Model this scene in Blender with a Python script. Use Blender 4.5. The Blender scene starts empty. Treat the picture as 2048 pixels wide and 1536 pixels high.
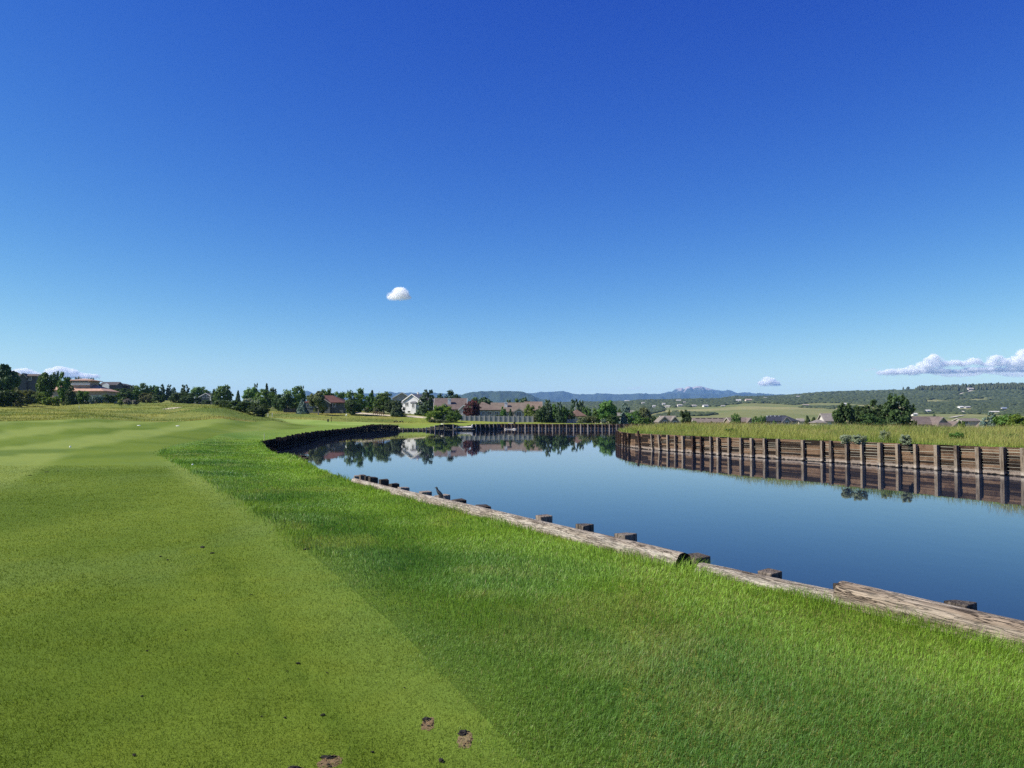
import bpy, bmesh, math, random
import numpy as np
from mathutils import Vector, Matrix, geometry as mgeo
R = math.radians
random.seed(7); rng = np.random.default_rng(11)
SC = bpy.context.scene
COL = SC.collection
F, HOR, EYE, WZ = 1540.0, 836.0, 1.6, -1.4
PITCH = math.atan((HOR-768)/F)

# ------------------------------------------------------------------ camera geometry used for placing things on the ground
def ray(px, py):
    cx, cy = (px-1024)/F, (768-py)/F
    return np.array([cx, math.cos(PITCH)-cy*math.sin(PITCH), math.sin(PITCH)+cy*math.cos(PITCH)])
def pt(px, py, d):
    r = ray(px, py); r = r*(d/r[1]); return np.array([r[0], d, EYE+r[2]])
def onz(px, py, z):
    r = ray(px, py); k = (z-EYE)/r[2]; return np.array([r[0]*k, r[1]*k, z])
def xat(px, d): return (px-1024)/F*d
def zat(py, d): return pt(1024, py, d)[2]

# ------------------------------------------------------------------ value noise
_G = np.random.default_rng(5).random((256, 256))
def vnoise(x, y):
    x = np.asarray(x, float); y = np.asarray(y, float)
    xi = np.floor(x).astype(int); yi = np.floor(y).astype(int)
    fx = x-xi; fy = y-yi; fx = fx*fx*(3-2*fx); fy = fy*fy*(3-2*fy)
    a = _G[xi & 255, yi & 255]; b = _G[(xi+1) & 255, yi & 255]; c = _G[xi & 255, (yi+1) & 255]; d = _G[(xi+1) & 255, (yi+1) & 255]
    return (a*(1-fx)+b*fx)*(1-fy)+(c*(1-fx)+d*fx)*fy
def fbm(x, y, o=4):
    s = 0; a = .5; t = 0
    for i in range(o):
        s = s+a*vnoise(x+13.7*i, y-7.3*i); t += a; a *= .5; x = np.asarray(x)*2.03; y = np.asarray(y)*2.03
    return s/t
def sstep(a, b, x):
    t = np.clip((x-a)/(b-a), 0, 1); return t*t*(3-2*t)
def inpoly(x, y, poly):
    x = np.asarray(x, float); y = np.asarray(y, float); r = np.zeros(x.shape, bool); n = len(poly)
    for i in range(n):
        x0, y0 = poly[i]; x1, y1 = poly[(i+1) % n]
        if y0 == y1: continue
        c = (y0 > y) != (y1 > y)
        r ^= c & (x < (x1-x0)*(y-y0)/(y1-y0)+x0)
    return r
def smooth_poly(p, step, closed=False):
    """resample a polyline with Catmull-Rom"""
    p = [np.array(q, float) for q in p]; out = []; n = len(p)
    for i in range(n if closed else n-1):
        p0, p1, p2, p3 = (p[(i-1) % n] if closed or i > 0 else p[i]), p[i], p[(i+1) % n], (p[(i+2) % n] if closed or i+2 < n else p[(i+1) % n])
        k = max(1, int(np.linalg.norm((p2-p1)[:2])/step))
        for j in range(k):
            t = j/k
            out.append(.5*((2*p1)+(-p0+p2)*t+(2*p0-5*p1+4*p2-p3)*t*t+(-p0+3*p1-3*p2+p3)*t**3))
    if not closed: out.append(p[-1])
    return out

# ------------------------------------------------------------------ pond outline (x, y, height of the bank there)
NEAR = [(9, -4.5, -.16), (6.6, 1.1, -.16), (4.0, 6.0, -.16), (3.2, 7.5, -.16), (2.0, 9.35, -.16), (-2.6, 17.7, -.15), (-4.1, 20.7, -.15), (-6.6, 26.5, -.15), (-10, 35.5, -.18), (-13.6, 43.7, -.3), (-21.8, 67, -.42)]
LEFTW = [(-21.8, 67, -.42), (-22.6, 75, -.36), (-24.8, 90, -.3), (-28.6, 116, -.38), (-30.6, 147, -.3), (-30.0, 170, .15), (-27.6, 186, -.2)]
CENW = [(-27.6, 186, -.85), (-21.5, 188.2, -.85), (-19.0, 189, -.3), (-16.6, 190, .05), (-14.6, 190.6, .05), (-13.2, 191, -.3), (-11.2, 191.8, -.35), (-9.6, 192.3, .05), (-3.7, 195, .1)]
BROWN = [(-3.9, 206, .05), (27.6, 197, .05), (40, 193, .05)]
BACK = [(40, 193, .05), (27, 145, .05), (16.5, 108, .05), (12.7, 93, .05)]
RIGHTW = [(12.7, 93, .05), (12.0, 85.5, .05), (12.3, 77, .05), (14.6, 69, .05), (17.8, 60, .05), (21.2, 53.1, .05), (25.9, 40.5, .05), (29.6, 30, .05), (34, 17, .05), (36, 4, .05)]
CLOSE = [(36, 4, .05), (32, -8, 0), (20, -14, -.1), (9, -4.5, -.16)]
nearS = smooth_poly(NEAR[:2], 2)[:-1]+smooth_poly(NEAR[1:], 1.2)
leftS = smooth_poly(LEFTW, 2.0); cenS = smooth_poly(CENW, 1.0); browS = smooth_poly(BROWN, 3); backS = smooth_poly(BACK, 6)
rightS = smooth_poly(RIGHTW, 1.0)
PONDZ = []
for seg in (nearS, leftS, cenS, browS, backS, rightS, smooth_poly(CLOSE, 4)):
    for q in seg:
        if not PONDZ or np.hypot(q[0]-PONDZ[-1][0], q[1]-PONDZ[-1][1]) > .05: PONDZ.append(q)
if np.hypot(*(PONDZ[0]-PONDZ[-1])[:2]) < .05: PONDZ.pop()
POND = [(q[0], q[1]) for q in PONDZ]
_PA = np.array(PONDZ); _PB = np.roll(_PA, -1, 0)
def pond_dist(x, y):
    """distance to the pond outline and bank height at the nearest point"""
    x = np.asarray(x, float).ravel(); y = np.asarray(y, float).ravel()
    best = np.full(x.shape, 1e9); bz = np.zeros(x.shape)
    for a, b in zip(_PA, _PB):
        dx, dy = b[0]-a[0], b[1]-a[1]; L = dx*dx+dy*dy+1e-9
        t = np.clip(((x-a[0])*dx+(y-a[1])*dy)/L, 0, 1)
        d = np.hypot(x-a[0]-t*dx, y-a[1]-t*dy); m = d < best
        best[m] = d[m]; bz[m] = (a[2]+(b[2]-a[2])*t)[m]
    return best, bz

# ------------------------------------------------------------------ terrain
KD = np.array([0, 20, 40, 60, 90, 130, 170, 210, 260, 320, 420, 600, 900, 1400, 2000, 2600, 3500, 6000, 17000.])
TAB = {
 -700: [0, 0, .1, .5, 1.2, 2.4, 4, 6, 8.5, 12, 17, 25, 30, 30, 40, 50, 60, 80, 90],
 0:    [0, 0, 0, .3, 1.0, 2.1, 3.4, 5.2, 7.5, 11, 15, 22, 24, 25, 35, 45, 60, 80, 90],
 150:  [0, 0, 0, .28, .9, 1.9, 3.1, 4.8, 6.9, 9.5, 14, 20, 22, 22, 30, 45, 60, 80, 90],
 320:  [0, 0, -.02, .15, .5, 1.3, 2.6, 4.3, 5.9, 8, 11.5, 17, 18, 20, 30, 45, 60, 80, 90],
 430:  [0, 0, -.05, -.05, .4, 1.5, 3.3, 4.5, 5.6, 7, 8.6, 13, 14, 18, 30, 45, 65, 80, 90],
 530:  [0, 0, -.05, -.2, -.1, .7, 1.6, 2.1, 3.7, 5, 8, 11, 12, 16, 30, 45, 65, 80, 90],
 600:  [0, 0, 0, -.2, -.25, -.1, .5, 1.8, 3.6, 4.6, 6.5, 9, 10, 16, 30, 45, 65, 80, 90],
 700:  [0, 0, 0, 0, -.2, -.2, .05, .9, 3.8, 4.4, 5.5, 7, 9, 16, 30, 45, 65, 80, 90],
 800:  [0, 0, 0, 0, 0, 0, -.1, .4, 2.9, 3.2, 3.5, 3, 5, 14, 30, 45, 68, 80, 90],
 900:  [0, 0, 0, 0, 0, 0, 0, .15, 1.7, 1.5, 0, -4, 0, 8, 25, 44, 64, 75, 80],
 1040: [0, 0, 0, 0, 0, 0, 0, .05, .6, 0, -4, -10, -8, 2, 26, 46, 66, 72, 80],
 1200: [0, 0, 0, 0, 0, 0, 0, .1, -.6, -4, -8, -12, -6, 7, 30, 49, 70, 76, 80],
 1300: [0, 0, 0, .1, .2, .3, .1, -.6, -2.5, -5, -8, -10, 4, 18, 40, 58, 76, 80, 85],
 1400: [0, 0, 0, .15, .25, .1, -1, -2.5, -4, -5.5, -7, -5, 7, 20, 42, 58, 76, 80, 85],
 1500: [0, 0, 0, .15, .25, -.2, -1.4, -2.8, -4.2, -5.5, -6, -1, 8.6, 24, 46, 67, 80, 82, 85],
 1700: [0, 0, .05, .15, .2, -.7, -1.9, -3.0, -4.2, -5.2, -6, -1, 8, 25, 53, 86, 92, 88, 88],
 1900: [0, 0, .1, .15, 0, -1.2, -2.3, -3.2, -4.2, -5.2, -5.5, -1, 6, 24, 56, 99, 104, 92, 90],
 2048: [0, 0, .1, .15, 0, -1.2, -2.3, -3.2, -4.2, -5.2, -5.5, -1, 6, 24, 57, 106, 112, 92, 90],
 2700: [0, 0, .1, .1, 0, -1.2, -2.3, -3.2, -4.2, -5.2, -5.5, -1, 6, 26, 66, 120, 125, 95, 90],
}
KP = np.array(sorted(TAB)); KZ = np.array([TAB[k] for k in sorted(TAB)])
def base_z(x, y):
    r = np.hypot(x, y)+1e-6
    d = np.maximum(y, r*.57)
    px = np.clip(1024+F*np.where(y > .05*r, x/np.maximum(y, .05*r), np.sign(x)*9), KP[0], KP[-1])
    i = np.clip(np.searchsorted(KP, px)-1, 0, len(KP)-2); t = (px-KP[i])/(KP[i+1]-KP[i]); t = t*t*(3-2*t)
    j = np.clip(np.searchsorted(KD, d)-1, 0, len(KD)-2); s = np.clip((d-KD[j])/(KD[j+1]-KD[j]), 0, 1)
    # smooth (Hermite) along depth, with finite-difference slopes
    def sl(i, j):
        j0 = np.clip(j-1, 0, len(KD)-1); j1 = np.clip(j+1, 0, len(KD)-1)
        return (KZ[i, j1]-KZ[i, j0])/(KD[j1]-KD[j0])
    def prof(i):
        h = KD[j+1]-KD[j]; a, b = KZ[i, j], KZ[i, j+1]; m0, m1 = sl(i, j)*h, sl(i, j+1)*h
        return a*(2*s**3-3*s*s+1)+m0*(s**3-2*s*s+s)+b*(-2*s**3+3*s*s)+m1*(s**3-s*s)
    z = prof(i)*(1-t)+prof(i+1)*t
    back = sstep(.35, .0, y/r)
    return z*(1-back)
def gz(x, y):
    x = np.asarray(x, float); y = np.asarray(y, float); sh = np.broadcast(x, y).shape
    x = np.broadcast_to(x, sh).ravel(); y = np.broadcast_to(y, sh).ravel()
    r = np.hypot(x, y); px = 1024+F*x/np.maximum(y, .3*r+1e-6)
    z = base_z(x, y)
    dist, bz = pond_dist(x, y)
    w = sstep(np.where(y < 40, 4.5, 9), .25, dist)*sstep(400, 260, r)
    z = z*(1-w)+bz*w
    away = sstep(.4, 3, dist)
    # gentle unevenness of the lawns, hummocks in the native grass on the left, relief on the far hills
    z = z+away*(.05*(fbm(x*.16, y*.16, 2)-.5)*sstep(6, 20, r))
    hum = sstep(85, 120, r)*sstep(560, 380, px)*sstep(420, 300, r)
    z = z+away*hum*(1.9*(fbm(x*.06+3, y*.05, 3)-.5)+.4*(vnoise(x*.35, y*.2)-.5))
    mound = sstep(70, 92, r)*sstep(150, 118, r)*sstep(480, 380, px)
    z = z+away*mound*1.1*np.maximum(0, vnoise(x*.055+20, y*.075+4)-.42)*2
    mid = sstep(120, 170, r)*sstep(420, 560, px)*sstep(900, 700, px)*sstep(420, 300, r)
    z = z+away*mid*.5*(fbm(x*.06, y*.05, 3)-.5)
    far = sstep(700, 1500, r)
    z = z+far*(np.interp(px, [1250, 1450], [11, 22])*(fbm(x*.0022, y*.0022, 4)-.5)+5*(fbm(x*.012, y*.012, 3)-.5))
    return z.reshape(sh)
def gz1(x, y): return float(gz(np.array([x]), np.array([y]))[0])
def hit(px, py, d0=4, d1=4500):
    r = ray(px, py); r = r/r[1]
    ds = np.geomspace(d0, d1, 600); z = EYE+r[2]*ds; g = gz(r[0]*ds, ds)
    k = np.argmax(z < g)
    if z[k] >= g[k]: return None
    d = ds[k]
    if k:
        a, b = z[k-1]-g[k-1], z[k]-g[k]; d = ds[k-1]+(ds[k]-ds[k-1])*a/(a-b)
    return np.array([r[0]*d, d, EYE+r[2]*d])

# ------------------------------------------------------------------ object helpers
def tag(o, label=None, cat=None, group=None, kind=None):
    if label: o['label'] = label
    if cat: o['category'] = cat
    if group: o['group'] = group
    if kind: o['kind'] = kind
    return o
def link(name, me, mats=(), parent=None):
    o = bpy.data.objects.new(name, me); COL.objects.link(o)
    for m in (mats if isinstance(mats, (list, tuple)) else [mats]): o.data.materials.append(m)
    if parent is not None: o.parent = parent
    return o
def empty(name, loc, rz=0):
    o = bpy.data.objects.new(name, None); COL.objects.link(o); o.empty_display_size = .3
    o.location = [float(v) for v in loc]; o.rotation_euler = (0, 0, rz); return o
def np_mesh(name, V, loops, starts, smooth=False, col=None, midx=None):
    me = bpy.data.meshes.new(name)
    me.vertices.add(len(V)); me.vertices.foreach_set('co', np.asarray(V, np.float32).ravel())
    me.loops.add(len(loops)); me.loops.foreach_set('vertex_index', np.asarray(loops, np.int32))
    me.polygons.add(len(starts)); me.polygons.foreach_set('loop_start', np.asarray(starts, np.int32))
    if midx is not None: me.polygons.foreach_set('material_index', np.asarray(midx, np.int32))
    me.update(calc_edges=True)
    if smooth: me.polygons.foreach_set('use_smooth', np.ones(len(starts), bool))
    if col is not None:
        a = me.attributes.new('Col', 'FLOAT_COLOR', 'POINT'); c = np.ones((len(V), 4), np.float32); c[:, :3] = col
        a.data.foreach_set('color', c.ravel())
    return me
class MB:
    """collects solid shapes for one mesh"""
    def __init__(s): s.v = []; s.f = []; s.c = []
    def add(s, V, Fc, c=None):
        k = len(s.v); s.v += [tuple(map(float, p)) for p in V]; s.f += [tuple(k+i for i in f) for f in Fc]
        s.c += [c if c is not None else random.random()]*len(V)
    def box(s, x0, x1, y0, y1, z0, z1, M=None, c=None):
        V = [(x, y, z) for z in (z0, z1) for y in (y0, y1) for x in (x0, x1)]
        if M is not None: V = [M @ Vector(p) for p in V]
        s.add(V, [(0, 2, 3, 1), (4, 5, 7, 6), (0, 1, 5, 4), (2, 6, 7, 3), (0, 4, 6, 2), (1, 3, 7, 5)], c)
    def tube(s, pts, rad, n=8, c=None, wob=0):
        pts = [Vector(p) for p in pts]; V = []; m = len(pts); up = Vector((.3, .2, 1)).normalized()
        for i, p in enumerate(pts):
            t = (pts[min(i+1, m-1)]-pts[max(i-1, 0)]).normalized()
            a = t.cross(up if abs(t.dot(up)) < .95 else Vector((1, 0, 0))).normalized(); b = t.cross(a)
            for k in range(n):
                th = 2*math.pi*k/n; r = rad[i]*(1+wob*(random.random()-.5)); V.append(p+a*math.cos(th)*r+b*math.sin(th)*r)
        Fc = [(i*n+k, i*n+(k+1) % n, (i+1)*n+(k+1) % n, (i+1)*n+k) for i in range(m-1) for k in range(n)]
        Fc += [tuple(range(n-1, -1, -1)), tuple((m-1)*n+k for k in range(n))]
        s.add(V, Fc, c)
    def build(s, name, mat, parent=None, smooth=False, bevel=0):
        me = bpy.data.meshes.new(name); me.from_pydata(s.v, [], s.f); me.update()
        a = me.attributes.new('rnd', 'FLOAT', 'POINT'); a.data.foreach_set('value', np.array(s.c, np.float32))
        if smooth: me.polygons.foreach_set('use_smooth', np.ones(len(s.f), bool))
        bm = bmesh.new(); bm.from_mesh(me); bmesh.ops.recalc_face_normals(bm, faces=bm.faces); bm.to_mesh(me); bm.free()
        o = link(name, me, mat, parent)
        if bevel:
            b = o.modifiers.new('bevel', 'BEVEL'); b.width = bevel; b.segments = 2; b.limit_method = 'ANGLE'
        return o

# ------------------------------------------------------------------ materials
def N(nt, typ, props=None, **ins):
    n = nt.nodes.new(typ)
    for k, v in (props or {}).items(): setattr(n, k, v)
    for k, v in ins.items():
        s = n.inputs[int(k[1:])] if k[0] == 'i' and k[1:].isdigit() else n.inputs[k.replace('_', ' ')]
        if isinstance(v, bpy.types.NodeSocket): nt.links.new(v, s)
        else: s.default_value = v
    return n
def c4(c): return (c[0], c[1], c[2], 1)
def newmat(name):
    m = bpy.data.materials.new(name); m.use_nodes = True; nt = m.node_tree; nt.nodes.clear(); return m, nt
def out(nt, s): N(nt, 'ShaderNodeOutputMaterial', Surface=s)
def mix(nt, f, a, b, mode='MIX'):
    n = nt.nodes.new('ShaderNodeMix'); n.data_type = 'RGBA'; n.blend_type = mode
    for i, v in ((0, f), (6, a), (7, b)):
        if isinstance(v, bpy.types.NodeSocket): nt.links.new(v, n.inputs[i])
        else: n.inputs[i].default_value = v if i == 0 else c4(v) if len(v) == 3 else v
    return n.outputs[2]
def noise(nt, vec, scale, detail=4, rough=.55, dist=0):
    return N(nt, 'ShaderNodeTexNoise', Vector=vec, Scale=scale, Detail=detail, Roughness=rough, Distortion=dist).outputs[0]
def ramp(nt, f, *stops):
    n = nt.nodes.new('ShaderNodeValToRGB'); e = n.color_ramp.elements
    while len(e) < len(stops): e.new(.5)
    for el, (p, c) in zip(e, stops): el.position = p; el.color = c4(c) if not isinstance(c, (int, float)) else (c, c, c, 1)
    nt.links.new(f, n.inputs[0]); return n.outputs[0]
def math_(nt, op, a, b=0.0): return N(nt, 'ShaderNodeMath', {'operation': op}, i0=a, i1=b).outputs[0]
def mapping(nt, vec, scale=(1, 1, 1), rot=(0, 0, 0)): return N(nt, 'ShaderNodeMapping', Vector=vec, Scale=scale, Rotation=rot).outputs[0]
def bump(nt, h, strength, dist): return N(nt, 'ShaderNodeBump', Height=h, Strength=strength, Distance=dist).outputs[0]
def coords(nt): return N(nt, 'ShaderNodeTexCoord').outputs['Object']

def grass_mat(name, trans=.3, rough=.7, spec=.12, gain=1.0):
    m, nt = newmat(name)
    col = N(nt, 'ShaderNodeAttribute', {'attribute_name': 'Col'}).outputs[0]
    if gain != 1: col = mix(nt, 1.0, col, (gain,)*3, 'MULTIPLY')
    p = N(nt, 'ShaderNodeBsdfPrincipled', Base_Color=col, Roughness=rough)
    p.inputs['Specular IOR Level'].default_value = spec
    t = N(nt, 'ShaderNodeBsdfTranslucent', Color=mix(nt, 1.0, col, (1.15, 1.1, .6), 'MULTIPLY'))
    s = N(nt, 'ShaderNodeMixShader', Fac=trans, i1=p.outputs[0], i2=t.outputs[0])
    out(nt, s.outputs[0]); return m
def turf_mat(name, scales, amp, bumps, stripes=False, gain=1.0):
    """mown turf: vertex colour x fine procedural mottling; bump for the nap of the grass"""
    m, nt = newmat(name); co = coords(nt)
    col = N(nt, 'ShaderNodeAttribute', {'attribute_name': 'Col'}).outputs[0]
    f = None
    for (sc, a) in zip(scales, amp):
        n = noise(nt, co, sc, 5, .65)
        r = ramp(nt, n, (.28, 1-a), (.72, 1+a)); col = mix(nt, 1.0, col, r, 'MULTIPLY')
        f = n
    yel = noise(nt, co, scales[0]*.7, 3); col = mix(nt, ramp(nt, yel, (.45, 0.0), (.75, .35)), col, mix(nt, 1.0, col, (1.35, 1.12, .9), 'MULTIPLY'))
    if gain != 1: col = mix(nt, 1.0, col, (gain,)*3, 'MULTIPLY')
    p = N(nt, 'ShaderNodeBsdfPrincipled', Base_Color=col, Roughness=.85)
    p.inputs['Specular IOR Level'].default_value = .06
    h = noise(nt, co, bumps[0], 6, .7); nt.links.new(bump(nt, h, bumps[1], bumps[2]), p.inputs['Normal'])
    out(nt, p.outputs[0]); return m
def leaf_mat(name, base, hi, trans=.3):
    m, nt = newmat(name)
    rnd = N(nt, 'ShaderNodeAttribute', {'attribute_name': 'rnd'}).outputs[2]
    oi = N(nt, 'ShaderNodeObjectInfo').outputs['Random']
    c = mix(nt, rnd, base, hi)
    hsv = N(nt, 'ShaderNodeHueSaturation', Color=c, Hue=N(nt, 'ShaderNodeMapRange', Value=oi, To_Min=.485, To_Max=.515).outputs[0], Value=N(nt, 'ShaderNodeMapRange', Value=oi, To_Min=.8, To_Max=1.2).outputs[0])
    c = hsv.outputs[0]
    p = N(nt, 'ShaderNodeBsdfPrincipled', Base_Color=c, Roughness=.6); p.inputs['Specular IOR Level'].default_value = .25
    t = N(nt, 'ShaderNodeBsdfTranslucent', Color=mix(nt, 1.0, c, (1.2, 1.15, .5), 'MULTIPLY'))
    out(nt, N(nt, 'ShaderNodeMixShader', Fac=trans, i1=p.outputs[0], i2=t.outputs[0]).outputs[0]); return m
def plain(name, c, rough=.7, var=.15, scale=6, bm=0, metal=0, spec=.3):
    m, nt = newmat(name); co = coords(nt); n = noise(nt, co, scale, 5, .6)
    col = mix(nt, ramp(nt, n, (.3, 0.0), (.7, 1.0)), [v*(1-var) for v in c], [min(1, v*(1+var)) for v in c])
    p = N(nt, 'ShaderNodeBsdfPrincipled', Base_Color=col, Roughness=rough, Metallic=metal); p.inputs['Specular IOR Level'].default_value = spec
    if bm: nt.links.new(bump(nt, noise(nt, co, scale*4, 4), bm, .02), p.inputs['Normal'])
    out(nt, p.outputs[0]); return m
def shingle(name, c):
    m, nt = newmat(name); co = coords(nt)
    b = N(nt, 'ShaderNodeTexBrick', {'offset': .5}, Vector=mapping(nt, co, (1, 1, 1)), Color1=c4([v*.82 for v in c]), Color2=c4([v*1.12 for v in c]), Mortar=c4([v*.55 for v in c]), Scale=1.6, Mortar_Size=.012, Brick_Width=.6, Row_Height=.22)
    n = noise(nt, co, .7, 5, .6); col = mix(nt, 1.0, b.outputs[0], ramp(nt, n, (.3, .78), (.7, 1.15)), 'MULTIPLY')
    p = N(nt, 'ShaderNodeBsdfPrincipled', Base_Color=col, Roughness=.9); p.inputs['Specular IOR Level'].default_value = .2
    out(nt, p.outputs[0]); return m
def siding(name, c):
    m, nt = newmat(name); co = coords(nt); z = N(nt, 'ShaderNodeSeparateXYZ', Vector=co).outputs[2]
    fr = math_(nt, 'FRACT', math_(nt, 'MULTIPLY', z, 5.0)); g = ramp(nt, fr, (.0, .72), (.12, 1.0), (1.0, 1.0))
    n = noise(nt, co, .9, 5, .6); col = mix(nt, 1.0, mix(nt, 1.0, g, c, 'MULTIPLY'), ramp(nt, n, (.3, .88), (.7, 1.08)), 'MULTIPLY')
    p = N(nt, 'ShaderNodeBsdfPrincipled', Base_Color=col, Roughness=.7); p.inputs['Specular IOR Level'].default_value = .25
    out(nt, p.outputs[0]); return m
def wood(name, dark, light, bleach=None, streak=(1, 1, 9), rough=.85, band=None, bsc=1.0, var=.55, crack=.6):
    """weathered timber; grain runs along object x by default; band=(z0,z1) is a bleached tide band"""
    m, nt = newmat(name); co = coords(nt)
    g = noise(nt, mapping(nt, co, streak), 2.6, 7, .7, .4)
    rnd = N(nt, 'ShaderNodeAttribute', {'attribute_name': 'rnd'}).outputs[2]
    f = math_(nt, 'ADD', math_(nt, 'MULTIPLY', g, 1.0), math_(nt, 'MULTIPLY', math_(nt, 'SUBTRACT', rnd, .5), var))
    col = ramp(nt, f, (.32, dark), (.5, [(a+b)/2 for a, b in zip(dark, light)]), (.70, light))
    ck = noise(nt, mapping(nt, co, [s_*1.6 for s_ in streak]), 2.2, 3, .5, 1.2); ckm = ramp(nt, ck, (.44, 0.0), (.475, crack), (.49, crack), (.525, 0.0))
    col = mix(nt, ckm, col, [v*.35 for v in dark])
    blot = noise(nt, co, 1.1*bsc, 4, .6)
    col = mix(nt, ramp(nt, blot, (.52, 0.0), (.66, .75)), col, mix(nt, 1.0, col, (.42, .36, .33), 'MULTIPLY'))
    if bleach is not None: col = mix(nt, ramp(nt, noise(nt, mapping(nt, co, streak), 1.1, 5, .6), (.45, 0.0), (.7, .8)), col, bleach)
    if band is not None:
        z = N(nt, 'ShaderNodeSeparateXYZ', Vector=N(nt, 'ShaderNodeNewGeometry').outputs[0]).outputs[2]
        zz = math_(nt, 'ADD', z, math_(nt, 'MULTIPLY', math_(nt, 'SUBTRACT', noise(nt, co, 3, 4), .5), .25))
        k = N(nt, 'ShaderNodeMapRange', {'interpolation_type': 'SMOOTHSTEP'}, Value=zz, From_Min=band[0], From_Max=band[1], To_Min=.85, To_Max=0).outputs[0]
        col = mix(nt, k, col, mix(nt, 1.0, band[2], ramp(nt, g, (.3, .55), (.7, 1.1)), 'MULTIPLY'))
        wet = N(nt, 'ShaderNodeMapRange', {'interpolation_type': 'SMOOTHSTEP'}, Value=zz, From_Min=WZ+.02, From_Max=WZ+.09, To_Min=1, To_Max=0).outputs[0]
        col = mix(nt, wet, col, (.018, .014, .01))
    p = N(nt, 'ShaderNodeBsdfPrincipled', Base_Color=col, Roughness=rough); p.inputs['Specular IOR Level'].default_value = .2
    nt.links.new(bump(nt, math_(nt, 'SUBTRACT', g, math_(nt, 'MULTIPLY', ckm, .35)), 1.0, .03), p.inputs['Normal'])
    out(nt, p.outputs[0]); return m
SKY_P, SKY_A, SKY_STR, EXPO, HAZE = (2.6, 1.95, 1.0), (4.22, 1.79, 1.08), .1, .65, 4.4e-5
SKY_K = ((1.06, .75), (1.12, .45), (1.6, .9))
DENOISE = False
NGRASS, NTALL, NMEAD = 1700000, 300000, 90000
# ------------------------------------------------------------------ camera, sun, sky, air
cam = bpy.data.cameras.new('camera'); camo = bpy.data.objects.new('camera', cam); COL.objects.link(camo)
cam.sensor_fit = 'HORIZONTAL'; cam.sensor_width = 36; cam.lens = F/2048*36; cam.clip_start = .05; cam.clip_end = 300000
camo.location = (0, 0, EYE); camo.rotation_euler = (math.pi/2+PITCH, 0, 0); SC.camera = camo
SUN_EL, SUN_AZ = R(44), R(-99)            # azimuth from +Y towards +X
sv = Vector((math.sin(SUN_AZ)*math.cos(SUN_EL), math.cos(SUN_AZ)*math.cos(SUN_EL), math.sin(SUN_EL)))
sl = bpy.data.lights.new('sun', 'SUN'); sl.energy = 5.0; sl.angle = R(.53); sl.color = (1, .955, .87)
so = bpy.data.objects.new('sun', sl); COL.objects.link(so); so.rotation_euler = (-sv).to_track_quat('-Z', 'Y').to_euler(); so.location = (-30, 0, 40)
w = bpy.data.worlds.new('World'); SC.world = w; w.use_nodes = True; nt = w.node_tree; nt.nodes.clear()
sky = N(nt, 'ShaderNodeTexSky', {'sky_type': 'NISHITA', 'sun_disc': False, 'sun_elevation': SUN_EL, 'sun_rotation': SUN_AZ, 'altitude': 1900, 'air_density': 1.0, 'dust_density': 0.0, 'ozone_density': 4.0})
sp = N(nt, 'ShaderNodeSeparateColor', Color=sky.outputs[0])          # deeper blue overhead, as at altitude: contrast per channel
ch = []
for i in range(3):
    c_ = math_(nt, 'MULTIPLY', math_(nt, 'POWER', math_(nt, 'MULTIPLY', sp.outputs[i], .132), SKY_P[i]), SKY_A[i])
    ch.append(math_(nt, 'MULTIPLY', math_(nt, 'DIVIDE', c_, math_(nt, 'ADD', 1.0, math_(nt, 'MULTIPLY', c_, SKY_K[i][1]))), SKY_K[i][0]/(SKY_STR*2**EXPO)))
g3 = N(nt, 'ShaderNodeCombineColor', Red=ch[0], Green=ch[1], Blue=ch[2]).outputs[0]
bg = N(nt, 'ShaderNodeBackground', Color=g3, Strength=SKY_STR); N(nt, 'ShaderNodeOutputWorld', Surface=bg.outputs[0])
SC.view_settings.view_transform = 'Standard'; SC.view_settings.look = 'None'; SC.view_settings.exposure = EXPO; SC.view_settings.gamma = 1
SC.view_settings.use_curve_mapping = False
cy = SC.cycles
cy.max_bounces = 28; cy.diffuse_bounces = 3; cy.glossy_bounces = 4; cy.transmission_bounces = 4; cy.transparent_max_bounces = 8; cy.volume_bounces = 26
cy.sample_clamp_indirect = 4; cy.caustics_reflective = False; cy.caustics_refractive = False; cy.use_adaptive_sampling = False
cy.use_denoising = DENOISE
try: cy.denoiser = 'OPENIMAGEDENOISE'; cy.denoising_input_passes = 'RGB_ALBEDO_NORMAL'
except Exception: pass
if HAZE:
    hm = MB(); hm.box(-17500, 17500, -17500, 19500, -40, 700)
    m, nt = newmat('air')
    v = N(nt, 'ShaderNodeVolumePrincipled', Color=(.28, .54, 1.0, 1), Density=HAZE, Anisotropy=0)
    N(nt, 'ShaderNodeOutputMaterial', Volume=v.outputs[0])
    tag(hm.build('haze', m), kind='stuff')

# ------------------------------------------------------------------ zones of the ground
FAIR = [(1.6, -14), (1.3, -3), (.85, 1.8), (.13, 3.52), (-.87, 5.95), (-4.8, 14.2), (-10.2, 24.3), (-16.3, 35.7), (-21.7, 50), (-29, 78), (-32.5, 100), (-35, 125), (-37, 148),
        (-44, 152), (-52, 122), (-60, 96), (-80, 78), (-120, 60), (-120, -14)]
FAIR = [tuple(p[:2]) for p in smooth_poly([(a, b, 0) for a, b in FAIR], 3, True)]
FEDGE = [(.85, 1.8), (.13, 3.52), (-.87, 5.95), (-4.8, 14.2), (-10.2, 24.3), (-16.3, 35.7), (-21.7, 50), (-29, 78)]
GREENP = [(-43+13.5*math.cos(t)*(1+.08*math.sin(3*t)), 181+19*math.sin(t)*(1+.06*math.cos(2*t))) for t in np.linspace(0, 2*math.pi, 48, endpoint=False)]
GREENP = [p for p in GREENP if not inpoly([p[0]+2], [p[1]], POND)[0]]
def pxpoly(L): return [tuple(hit(a, b, 60, 330)[:2]) for a, b in L]
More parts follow.
